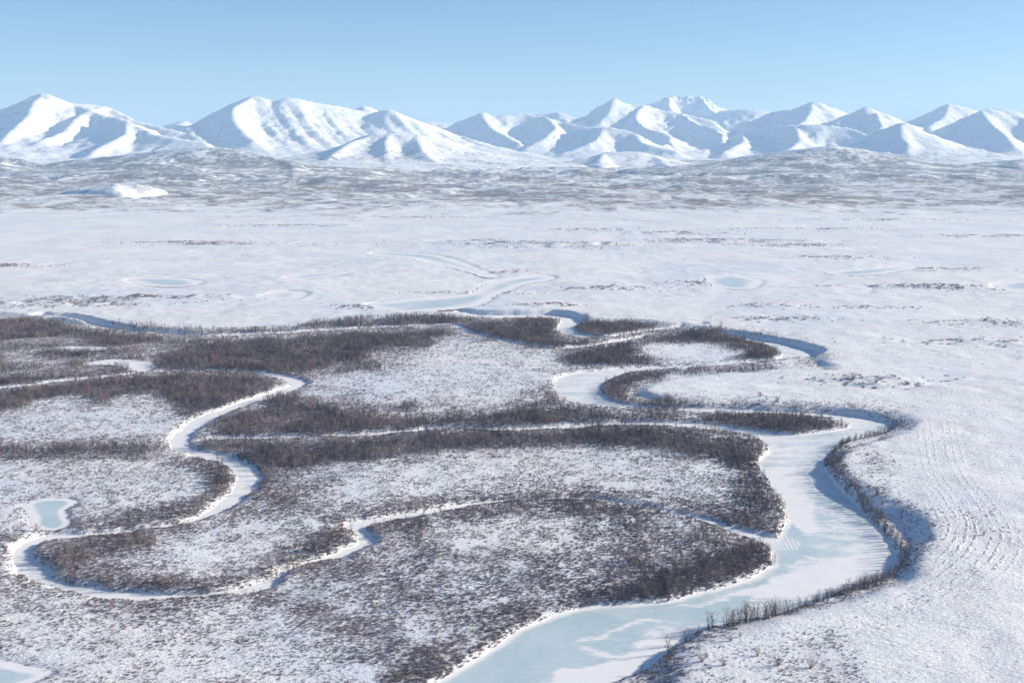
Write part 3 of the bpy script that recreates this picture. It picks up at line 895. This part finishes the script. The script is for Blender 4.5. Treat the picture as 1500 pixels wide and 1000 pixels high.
mountain('mountain', 'distant jagged castle shaped peak, highest on the skyline right of centre',
         [[(920, 168, 16800), (945, 153, 16600), (957, 150, 16600), (966, 148, 16550), (974, 142, 16500), (979, 144, 16500), (985, 138, 16500), (991, 143, 16500), (997, 140, 16500), (1003, 142, 16500), (1009, 138, 16500), (1016, 143, 16500), (1024, 140, 16500), (1032, 146, 16500), (1038, 145, 16500), (1045, 152, 16500), (1052, 156, 16600), (1080, 166, 16700), (1110, 172, 16900)],
          [(1028, 142, 16500), (1035, 155, 16100), (1050, 166, 15700)], [(982, 139, 16500), (980, 155, 16000)]],
         0.95, -10, M_HIGH, spur=40, spur_len=200, seed=260, reach=1700, sharp=2.0, step=16.0)
mountain('mountain', 'far flat topped white ridge between the castle peak and the blunt pyramid',
         [[(1030, 172, 15000), (1062, 162, 14900), (1098, 160, 14800), (1120, 163, 14800), (1150, 170, 14900)]], 0.6, -10, M_HIGH, spur=60, seed=285, reach=1300)
mountain('mountain', 'blunt white pyramid with long right shoulder on the right skyline',
         [[(1060, 196, 12500), (1100, 178, 12300), (1130, 164, 12200), (1160, 160, 12100), (1190, 149, 12000), (1216, 156, 12000), (1240, 165, 12000), (1270, 176, 12100)],
          [(1190, 149, 12000), (1186, 168, 11500), (1170, 184, 11000), (1165, 198, 10500)],
          [(1090, 190, 11200), (1130, 184, 10900), (1180, 182, 10600), (1240, 186, 10500), (1270, 200, 10200)],
          [(1165, 184, 10600), (1170, 205, 10100), (1150, 220, 9700)],
          [(1090, 190, 11200), (1085, 208, 10400), (1060, 222, 9900)]],
         0.62, -10, M_HIGH, spur=60, seed=300, reach=1700)
mountain('mountain', 'rocky blue peak with two knobs left of the near right pyramid',
         [[(1215, 180, 11600), (1240, 167, 11400), (1262, 157, 11300), (1280, 160, 11300), (1305, 168, 11300), (1330, 180, 11300), (1360, 190, 11500)],
          [(1280, 160, 11300), (1292, 178, 10800), (1290, 195, 10400)]],
         0.75, -10, M_HIGH, spur=75, spur_len=300, seed=330, reach=1400, sharp=2)
mountain('mountain', 'near sharp edged pyramid hill under the right skyline',
         [[(1225, 220, 9600), (1270, 198, 9400), (1300, 187, 9300), (1325, 178, 9200), (1350, 192, 9200), (1385, 205, 9300), (1420, 220, 9500)],
          [(1325, 178, 9200), (1318, 195, 8900), (1330, 220, 8500)], [(1350, 192, 9200), (1370, 215, 8700)]],
         0.6, -10, M_MID, spur=40, seed=350, reach=1300)
mountain('mountain', 'white twin topped mountain at the far right of the skyline',
         [[(1310, 186, 12600), (1345, 172, 12500), (1375, 158, 12300), (1392, 152, 12200), (1418, 159, 12200), (1440, 166, 12300)],
          [(1392, 152, 12200), (1385, 170, 11800), (1360, 185, 11400)]],
         0.65, -10, M_HIGH, spur=60, seed=370, reach=1500)
mountain('mountain', 'long white mountain leaving the picture at the right edge',
         [[(1370, 192, 11000), (1400, 178, 10900), (1440, 160, 10800), (1456, 160, 10800), (1475, 167, 10800), (1500, 172, 10700), (1560, 176, 10700), (1640, 170, 10700)],
          [(1440, 160, 10800), (1448, 178, 10300), (1470, 195, 9800), (1480, 212, 9300)],
          [(1500, 172, 10700), (1530, 195, 10000)]],
         0.62, -10, M_HIGH, spur=65, seed=390, reach=1600)
mountain('mountain', 'pale distant ridge peeping over the mountain at the right edge',
         [[(1420, 172, 14500), (1452, 160, 14300), (1480, 160, 14300), (1495, 166, 14300), (1540, 162, 14300), (1600, 170, 14500)]], 0.6, -10, M_HIGH, spur=60, seed=410, reach=1200)
# nearer hills
mountain('hill', 'low domed white hill with brush speckles in front of the fluted mountain',
         [[(440, 246, 8200), (480, 225, 8000), (515, 207, 7800), (545, 196, 7700), (572, 195, 7700), (610, 197, 7700), (640, 200, 7800), (680, 214, 7900), (720, 228, 8000), (770, 240, 8100), (830, 247, 8300)],
          [(545, 196, 7700), (500, 216, 7300), (480, 232, 7000)], [(610, 197, 7700), (620, 220, 7200), (640, 236, 6900)], [(570, 195, 7700), (565, 225, 7100)]],
         0.45, 4, M_MID, spur=26, spur_len=300, seed=500, reach=1000, step=20)
mountain('hill', 'wide brown brush covered foothill below the left mountains',
         [[(20, 248, 6600), (80, 238, 6400), (140, 231, 6200), (200, 224, 6000), (260, 217, 5900), (310, 215, 5800), (370, 224, 5700), (420, 234, 5600), (470, 248, 5500), (520, 262, 5400), (560, 270, 5300)],
          [(420, 234, 5600), (440, 258, 5000)]],
         0.30, 2, M_FOOT, spur=44, spur_len=260, seed=520, reach=900, step=18)
mountain('hill', 'brown brushy rise at the left picture edge below the mountains',
         [[(-160, 222, 6800), (-60, 224, 6600), (0, 229, 6400), (50, 238, 6200), (90, 252, 6000)], [(0, 229, 6400), (10, 250, 5600)]],
         0.30, 2, M_FOOT, spur=24, spur_len=260, seed=530, reach=900, step=18)
mountain('hill', 'small snowy hillock with blue shaded left face on the left plain',
         [[(50, 286, 3500), (85, 274, 3450), (120, 266, 3400), (160, 263, 3350), (200, 268, 3300), (235, 279, 3250), (262, 288, 3200)],
          [(85, 274, 3450), (72, 282, 3280)], [(160, 263, 3350), (176, 280, 3120)]],
         0.50, 0, M_MID, spur=16, spur_len=110, seed=540, reach=420, step=9)
mountain('hill', 'long brushy foothill below the right hand mountains',
         [[(1000, 249, 6900), (1050, 236, 6600), (1110, 226, 6300), (1160, 220, 6100), (1205, 215, 6000), (1250, 216, 6000), (1290, 225, 6000), (1330, 234, 6000), (1390, 239, 6000), (1450, 243, 6000)],
          [(1330, 234, 6000), (1370, 255, 5100)]],
         0.26, 2, M_FOOT, spur=40, spur_len=240, seed=550, reach=900, step=18)
mountain('hill', 'brush patched knoll just right of the centre under the range',
         [[(800, 248, 8300), (845, 236, 8100), (885, 224, 7900), (930, 222, 7900), (970, 230, 7900), (1020, 242, 8000)], [(885, 224, 7900), (880, 243, 7200)], [(960, 228, 7900), (985, 246, 7200)]],
         0.40, 2, M_MID, spur=34, spur_len=240, seed=560, reach=900, step=20)
mountain('hill', 'brushy rise running out of the picture on the right below the mountains',
         [[(1380, 246, 7600), (1430, 238, 7500), (1490, 234, 7400), (1560, 228, 7400), (1640, 224, 7400)], [(1490, 234, 7400), (1500, 250, 6600)]],
         0.30, 2, M_FOOT, spur=24, spur_len=240, seed=570, reach=900, step=20)

# ------------------------------------------------------------------ leafless shrubs and trees
def stick(V, T, a, b, ra, rb, sides=3):
    a = np.asarray(a, float); b = np.asarray(b, float)
    d = b - a; L = np.linalg.norm(d)
    if L < 1e-6:
        return
    d /= L
    u = np.cross(d, (0.3, 0.9, 0.2)); u /= np.linalg.norm(u); v = np.cross(d, u)
    i0 = len(V)
    for k in range(sides):
        an = 2 * math.pi * k / sides
        V.append(a + ra * (math.cos(an) * u + math.sin(an) * v))
    if rb <= 0.002:
        V.append(b)
        for k in range(sides):
            T.append((i0 + k, i0 + (k + 1) % sides, i0 + sides))
    else:
        for k in range(sides):
            an = 2 * math.pi * k / sides
            V.append(b + rb * (math.cos(an) * u + math.sin(an) * v))
        for k in range(sides):
            k2 = (k + 1) % sides
            T.append((i0 + k, i0 + k2, i0 + sides + k2)); T.append((i0 + k, i0 + sides + k2, i0 + sides + k))


def willow(seed, H=4.5, stems=5, spread=0.42, twigs=9, tw=0.026, r0=0.06):
    """several rising stems, limbs and fine twigs: returns trunk and crown meshes"""
    R = random.Random(seed)
    tv, tt, cv, ct = [], [], [], []
    for s in range(stems):
        az = 2 * math.pi * (s + R.random()) / stems
        lean = R.uniform(0.08, spread)
        h = H * R.uniform(0.72, 1.0)
        p = np.array((R.uniform(-.15, .15), R.uniform(-.15, .15), -0.3)); d = np.array((math.cos(az) * lean, math.sin(az) * lean, 1.0))
        n = 4; r = r0 * R.uniform(0.8, 1.2)
        for k in range(n):
            q = p + d * (h / n) + np.array((R.uniform(-.12, .12), R.uniform(-.12, .12), 0))
            rn = r * 0.72 if k < n - 1 else 0.0
            stick(tv, tt, p, q, r, max(rn, 0.0))
            if k >= 1 or twigs > 10:
                for j in range(2 if k < n - 1 else 3):
                    f = R.random(); o = p + (q - p) * f
                    a2 = R.uniform(0, 2 * math.pi); el = R.uniform(0.55, 1.5)
                    bl = H * R.uniform(0.16, 0.30)
                    e = o + np.array((math.cos(a2), math.sin(a2), el)) * bl * 0.7
                    stick(tv if k < 2 else cv, tt if k < 2 else ct, o, e, r * 0.5, 0.012)
                    for m_ in range(max(2, twigs // 3)):
                        g = R.random(); o2 = o + (e - o) * g
                        a3 = R.uniform(0, 2 * math.pi)
                        e2 = o2 + np.array((math.cos(a3) * .6, math.sin(a3) * .6, R.uniform(.35, 1.2))) * H * R.uniform(0.09, 0.19)
                        stick(cv, ct, o2, e2, tw, 0.0)
            p = q; r = r * 0.72
            d = d + np.array((R.uniform(-.12, .12), R.uniform(-.12, .12), 0.05))
    return tv, tt, cv, ct


def shrub(seed, H=0.55, W=0.75, n=26, tw=0.028):
    R = random.Random(seed)
    V, T = [], []
    for i in range(n):
        a = R.uniform(0, 2 * math.pi); rad = W * math.sqrt(R.random()) * 0.6
        b = np.array((math.cos(a) * rad * 0.6, math.sin(a) * rad * 0.6, -0.08))
        e = np.array((math.cos(a) * rad * 1.5 + R.uniform(-.2, .2), math.sin(a) * rad * 1.5 + R.uniform(-.2, .2), H * R.uniform(0.45, 1.0)))
        stick(V, T, b, e, tw, 0.0)
        m_ = b + (e - b) * R.uniform(.3, .6)
        stick(V, T, m_, m_ + np.array((R.uniform(-.3, .3), R.uniform(-.3, .3), R.uniform(.1, .35))), tw * 0.8, 0.0)
    return V, T


def proto(name, V, T, material):
    return mesh_object(name, V, T, material, smooth=False, link=False)


def joined(tv, tt, cv, ct):
    n = len(tv)
    return tv + cv, tt + [tuple(i + n for i in t) for t in ct]


P_WILLOW = [proto('willow_shape', *joined(*willow(900 + i, 4.4, stems=4 + i % 3, spread=0.34 + 0.05 * (i % 3), twigs=9, tw=0.030, r0=0.055)), M_BARK) for i in range(7)]
P_SHRUB = [proto('shrub_shape', *shrub(950 + i, 0.5 + 0.08 * (i % 3), 0.7 + 0.12 * (i % 4)), M_SHRUB) for i in range(6)]


def scatter_group(name, protos):
    ng = bpy.data.node_groups.new(name, 'GeometryNodeTree')
    ng.interface.new_socket('Geometry', in_out='INPUT', socket_type='NodeSocketGeometry')
    ng.interface.new_socket('Geometry', in_out='OUTPUT', socket_type='NodeSocketGeometry')
    gi = ng.nodes.new('NodeGroupInput'); go = ng.nodes.new('NodeGroupOutput')
    jn = ng.nodes.new('GeometryNodeJoinGeometry')
    for p in reversed(protos):
        oi = ng.nodes.new('GeometryNodeObjectInfo')
        oi.inputs['Object'].default_value = p
        oi.inputs['As Instance'].default_value = False
        g2 = ng.nodes.new('GeometryNodeGeometryToInstance')
        ng.links.new(oi.outputs['Geometry'], g2.inputs[0])
        ng.links.new(g2.outputs[0], jn.inputs[0])
    ip = ng.nodes.new('GeometryNodeInstanceOnPoints')
    ip.inputs['Pick Instance'].default_value = True
    ng.links.new(gi.outputs[0], ip.inputs['Points'])
    ng.links.new(jn.outputs[0], ip.inputs['Instance'])

    def named(n, t):
        a = ng.nodes.new('GeometryNodeInputNamedAttribute')
        a.data_type = t
        a.inputs['Name'].default_value = n
        return a.outputs['Attribute']
    ng.links.new(named('variant', 'INT'), ip.inputs['Instance Index'])
    er = ng.nodes.new('FunctionNodeEulerToRotation')
    ng.links.new(named('turn', 'FLOAT_VECTOR'), er.inputs[0])
    ng.links.new(er.outputs[0], ip.inputs['Rotation'])
    ng.links.new(named('size', 'FLOAT_VECTOR'), ip.inputs['Scale'])
    ng.links.new(ip.outputs[0], go.inputs[0])
    return ng


NG_WILLOW = scatter_group('willow_scatter', P_WILLOW)
NG_SHRUB = scatter_group('shrub_scatter', P_SHRUB)


def scatter(name, X, Y, Z, size, ng, nvar, label, cat, material, seed):
    R = np.random.default_rng(seed)
    n = len(X)
    me = bpy.data.meshes.new(name)
    me.vertices.add(n)
    me.vertices.foreach_set('co', np.stack([X, Y, Z], 1).astype(np.float32).ravel())
    a = me.attributes.new('variant', 'INT', 'POINT'); a.data.foreach_set('value', R.integers(0, nvar, n).astype(np.int32))
    a = me.attributes.new('turn', 'FLOAT_VECTOR', 'POINT')
    a.data.foreach_set('vector', np.stack([R.uniform(-.1, .1, n), R.uniform(-.1, .1, n), R.uniform(0, 6.28, n)], 1).astype(np.float32).ravel())
    a = me.attributes.new('size', 'FLOAT_VECTOR', 'POINT')
    a.data.foreach_set('vector', np.stack([size * R.uniform(.9, 1.25, n), size * R.uniform(.9, 1.25, n), size * R.uniform(.85, 1.1, n)], 1).astype(np.float32).ravel())
    me.materials.append(material)
    o = bpy.data.objects.new(name, me)
    col.objects.link(o)
    md = o.modifiers.new('scatter', 'NODES'); md.node_group = ng
    tag(o, label, cat, 'stuff')
    return o


def water_clear(X, Y):
    d = np.full(X.shape, 60.0)
    for b in BODIES:
        d = np.minimum(d, b.sdf(X, Y))
    return d


SP_T = 1.75
HEM_REGION = [(1150, 905), (1215, 868), (1260, 850), (1300, 825), (1285, 790), (1240, 745), (1205, 705), (1195, 675), (1215, 648), (1270, 632), (1295, 618), (1360, 612), (1365, 640), (1260, 680), (1380, 790), (1370, 850), (1250, 890), (1155, 912)]
n_trees = 0
TREE_TOP = 2.2
for ti, (poly, dens, lab) in enumerate(THICKETS):
    p = np.asarray(poly, float)
    X, Y = unproj(p[:, 0], p[:, 1], 0.0)
    x0, x1, y0, y1 = max(X.min(), -520), min(X.max(), 560), Y.min() - 10, Y.max() + 30
    A, B = np.meshgrid(np.arange(x0, x1, SP_T), np.arange(y0, y1, SP_T))
    A = A.ravel() + rng.uniform(-.8, .8, A.size); B = B.ravel() + rng.uniform(-.8, .8, B.size)
    # rough pre-test, then the true ground height
    bx, by = project(A, B, np.zeros_like(A))
    k = inside(bx, by + 5, poly) | inside(bx, by - 7, poly) | inside(bx + 8, by, poly) | inside(bx - 8, by, poly)
    if ti == len(THICKETS) - 1:
        k = np.ones(len(A), bool)
    A, B = A[k], B[k]
    Z, up_, ds_ = height(A, B, True)
    wdist = np.min(np.stack(ds_), 0)
    jx = 5.5 * fbm(A / 16, B / 16, 3, 90, 0.65); jy = 9.0 * fbm(A / 16, B / 16, 3, 91, 0.65)
    jx = jx + rng.normal(0, 3.0, len(A)); jy = jy + rng.normal(0, 4.5, len(A))
    bx, by = project(A + jx, B + jy, Z)
    tx, ty = project(A + jx, B + jy, Z + TREE_TOP)
    k = inside(bx, by, poly) & inside(tx, ty, poly) & (wdist > 0.35)
    if ti == len(THICKETS) - 1:       # the hem hugs the water's edge
        wr = BODIES[0].sdf(A, B)
        k = (wr > 0.4) & (wr < 4.6 + 2.2 * vnoise(A / 9, B / 9, 93)) & inside(*project(A, B, Z), HEM_REGION)
    cl = fbm(A / 16, B / 16, 3, 95)
    keepp = np.clip(dens + (1.1 - 0.9 * dens) * cl * (1.25 if dens < .8 else 0.5), 0.03, 1)
    k &= rng.random(len(A)) < keepp
    A, B, Z, cl = A[k], B[k], Z[k], cl[k]
    size = 0.86 * (0.76 + 0.5 * cl + rng.uniform(-.28, .28, len(A))) * (1.0 if dens > .7 else 0.85)
    if ti == len(THICKETS) - 1:
        size = size * 0.85
    n_trees += len(A)
    if len(A):
        scatter('willow_thicket', A, B, Z, size, NG_WILLOW, len(P_WILLOW), lab, 'thicket', M_BARK, 300 + ti)

# dwarf shrubs poking out of the snow, denser where the brush is denser
def shrub_field(x0, x1, y0, y1, per_m2, label, seed, test=None, big=1.0):
    R = np.random.default_rng(seed)
    n = int((x1 - x0) * (y1 - y0) * per_m2)
    X = R.uniform(x0, x1, n); Y = R.uniform(y0, y1, n)
    px, py = project(X, Y, np.zeros(n))
    k = (px > -350) & (px < 1850) & (py < 1330)
    X, Y = X[k], Y[k]
    den = density(X, Y, np.zeros(len(X)))
    cl = 0.6 * fbm(X / 9, Y / 9, 3, 55) + 0.4 * fbm(X / 2.6, Y / 3.2, 2, 58)
    acc = np.clip((den * 1.15 + cl * 0.75 + 0.5 * fbm(X / 34, Y / 40, 3, 59) * den - 0.16), 0, 1) * np.clip(den * 2.2, 0, 1)
    k = R.random(len(X)) < acc
    X, Y = X[k], Y[k]
    if test is not None:
        k = test(X, Y); X, Y = X[k], Y[k]
    Z, up_, ds_ = height(X, Y, True)
    k = np.min(np.stack(ds_), 0) > 0.6
    X, Y, Z = X[k], Y[k], Z[k]
    size = R.uniform(.3, 0.92, len(X)) * big * (0.7 + 0.75 * density(X, Y, Z))
    scatter('dwarf_shrubs', X, Y, Z, size, NG_SHRUB, len(P_SHRUB), label, 'shrubs', M_SHRUB, seed)
    return len(X)


def low(X, Y):
    return ~inside(X, Y, UPLAND)


def high(X, Y):
    return inside(X, Y, UPLAND)


n_sh = shrub_field(-330, 360, 185, 520, 3.2, 'knee high leafless brush over the near flood plain', 700, low)
n_sh += shrub_field(-560, 480, 520, 960, 1.0, 'leafless brush dotting the farther flood plain meadows', 701, low, 1.15)
n_sh += shrub_field(0, 560, 185, 900, 1.2, 'sparse dwarf brush on the high tundra right of the river', 702, high)

# brush on the small banks of the far plain
bxs, bys = [], []
for (mx, my, ml, md, mh) in _mp:
    n = int(np.clip(ml * md * 0.7, 120, 800))
    x = rng.normal(mx, ml * 0.6, n); y = rng.normal(my - 0.1 * md, md * 0.95, n)
    k = fbm(x / (ml * .2), y / (md * .6), 3, 77) > 0.05
    bxs.append(x[k]); bys.append(y[k])
bxs = np.concatenate(bxs); bys = np.concatenate(bys)
bz, _u, _d = height(bxs, bys, True)
k = np.min(np.stack(_d), 0) > 2
bxs, bys, bz = bxs[k], bys[k], bz[k]
scatter('dwarf_shrubs', bxs, bys, bz, rng.uniform(0.9, 2.4, len(bxs)), NG_SHRUB, len(P_SHRUB), 'dark brush on the low banks of the far white plain', 'shrubs', M_SHRUB, 705)

# ------------------------------------------------------------------ single trees and bushes one can pick out
TREE_MESH = []
for i in range(6):
    tv, tt, cv, ct = willow(1200 + i, 5.2, stems=3 + i % 3, spread=0.26, twigs=12, tw=0.024, r0=0.075)
    a = mesh_object('trunk', tv, tt, M_BARK, smooth=False, link=False).data
    c = mesh_object('crown', cv, ct, M_BARK, smooth=False, link=False).data
    TREE_MESH.append((a, c))
BUSH_MESH = []
for i in range(4):
    tv, tt, cv, ct = willow(1300 + i, 2.6, stems=11, spread=0.95, twigs=12, tw=0.03, r0=0.045)
    a = mesh_object('stems', tv, tt, M_SHRUB, smooth=False, link=False).data
    c = mesh_object('crown', cv, ct, M_SHRUB, smooth=False, link=False).data
    BUSH_MESH.append((a, c))


def plant(kind, px, py, z0, size, label, var, group=None, xy=None):
    x, y = unproj(px, py, z0) if xy is None else xy
    z = float(height(np.array([x]), np.array([y]))[0])
    for _ in range(3 if xy is None else 0):
        z = float(height(np.array([x]), np.array([y]))[0])
        x, y = unproj(px, py, z)
    x, y = float(x), float(y)
    while float(BODIES[0].sdf(np.array([x]), np.array([y]))[0]) < 0.9:
        x += 0.6; y -= 0.3
    z = float(height(np.array([x]), np.array([y]))[0])
    src = TREE_MESH if kind == 'willow_tree' else BUSH_MESH
    e = bpy.data.objects.new(kind, None)
    col.objects.link(e)
    e.location = (x, y, z); e.rotation_euler = (0, 0, random.uniform(0, 6.28)); e.scale = (size * random.uniform(.9, 1.1), size * random.uniform(.9, 1.1), size)
    e.empty_display_size = 0.5
    tag(e, label, 'tree' if kind == 'willow_tree' else 'bush', None, group)
    for nm, me in zip(('trunk' if kind == 'willow_tree' else 'stems', 'crown'), src[var % len(src)]):
        c = bpy.data.objects.new(nm, me); col.objects.link(c); c.parent = e
    return e


SINGLE_TREES = [
    (957, 957, 1.05, 'leafless tree alone at the ice edge, nearest tree on the right bank'),
    (974, 943, .95, 'slim leafless tree, left of a close pair on the right bank'),
    (983, 941, .8, 'smaller leafless tree, right of a close pair on the right bank'),
    (912, 985, .5, 'tiny leafless sapling at the ice edge by the bottom of the picture'),
    (1037, 921, 1.1, 'leafless tree, left one of two just downstream of the bank grove'),
    (1044, 918, .95, 'leafless tree, right one of two just downstream of the bank grove'),
    (1022, 926, .6, 'low leafless sapling left of the two trees below the bank grove'),
]
for i, (px, py, s, lab) in enumerate(SINGLE_TREES):
    plant('willow_tree', px, py, 0, s, lab, i)
for i in range(26):
    t = i / 25
    px = 1064 + 64 * t + random.uniform(-3, 3); py = 917 - 13 * t + random.uniform(-3, 3)
    plant('willow_tree', px, py, 1.0, random.uniform(.75, 1.25), 'bare stem of the small leafless grove standing on the right bank edge', i, 'leafless grove on the right bank')
hem_px = np.asarray([(1118, 904), (1140, 898), (1180, 887), (1220, 872), (1260, 857), (1295, 842), (1314, 826), (1312, 808), (1292, 784), (1270, 758), (1245, 733), (1220, 708), (1209, 688), (1210, 672), (1220, 658), (1240, 648), (1275, 640), (1302, 630)], float)
hX, hY = unproj(hem_px[:, 0], hem_px[:, 1], RL)
hem = smooth_line(np.stack([hX, hY], 1), False, 7)
tan = np.gradient(hem, axis=0); tan /= np.linalg.norm(tan, axis=1)[:, None]
for i, (p, t) in enumerate(zip(hem, tan)):
    o_ = random.uniform(1.8, 4.5)
    q = (p[0] + t[1] * o_, p[1] - t[0] * o_)
    plant('willow_tree', 0, 0, 0, random.uniform(.55, .9), 'leafless willow in the dark row along the foot of the right bluff', i, 'willow row under the right bluff', xy=q)
BUSHES = [
    (1028, 968, 1.15, 'dark round bush casting a blue shadow beside the snow track'),
    (1070, 938, .7, 'sprawling bare bush on the white slope above the near grove'),
    (1084, 932, .6, 'smaller bare bush right of the sprawling one on the white slope'),
    (1140, 974, 1.0, 'bare brown bush, left one in the brushy ground at lower right'),
    (1188, 978, 1.15, 'bare brown bush, right one in the brushy ground at lower right'),
    (1110, 960, .8, 'bare bush on the crest above the shaded drift'),
    (1060, 974, .85, 'reddish bush left of the shaded drift hollow'),
    (1441, 783, .8, 'lone dark bush between the drift ridges on the right plain'),
    (1284, 727, 1.1, 'dark bush in the blue shade at the head of the bluff gully'),
    (1292, 740, .7, 'low dark bush just above the bluff bench'),
    (162, 893, 1.1, 'lone dark mound like bush below the slough at lower left'),
    (54, 782, 1.2, 'brown bush between the square pond and the slough'),
    (1250, 554, 1.6, 'dark bush clump on the far bank right of the river hook'),
    (1283, 562, 1.4, 'dark bush clump at the right end of the far bank'),
    (1113, 592, 1.3, 'dark bush above the willows of the snow tongue'),
    (1138, 588, 1.2, 'dark bush right of another above the willows of the snow tongue'),
]
for i, (px, py, s, lab) in enumerate(BUSHES):
    plant('willow_bush', px, py, 4.0, s, lab, i)

# ------------------------------------------------------------------ the air between here and the mountains
hm, ht, hb = mat('thin_air')
ht.nodes.remove(hb)
pv = ht.nodes.new('ShaderNodeVolumePrincipled')
pv.inputs['Color'].default_value = (0.50, 0.74, 1.0, 1)
pv.inputs['Density'].default_value = 5.6e-5
pv.inputs['Anisotropy'].default_value = 0.0
ht.links.new(pv.outputs[0], ht.nodes['Material Output'].inputs['Volume'])
zs = [v for o in sc.objects if o.type == 'MESH' and o.name.split('.')[0] in ('mountain', 'hill', 'ground') for v in (o.bound_box[0][2], o.bound_box[6][2])]
zb, hz = min(zs) - 1.0, max(max(zs), CAM_H) + 20.0
hx, hy0, hy1 = 24000, -2500, 30000
hv = [(-hx, hy0, zb), (hx, hy0, zb), (hx, hy1, zb), (-hx, hy1, zb), (-hx, hy0, hz), (hx, hy0, hz), (hx, hy1, hz), (-hx, hy1, hz)]
mesh_object('haze', hv, [(0, 3, 2, 1), (4, 5, 6, 7), (0, 1, 5, 4), (1, 2, 6, 5), (2, 3, 7, 6), (3, 0, 4, 7)], hm, 'thin bluish air haze over the whole valley', 'haze', 'stuff', smooth=False)
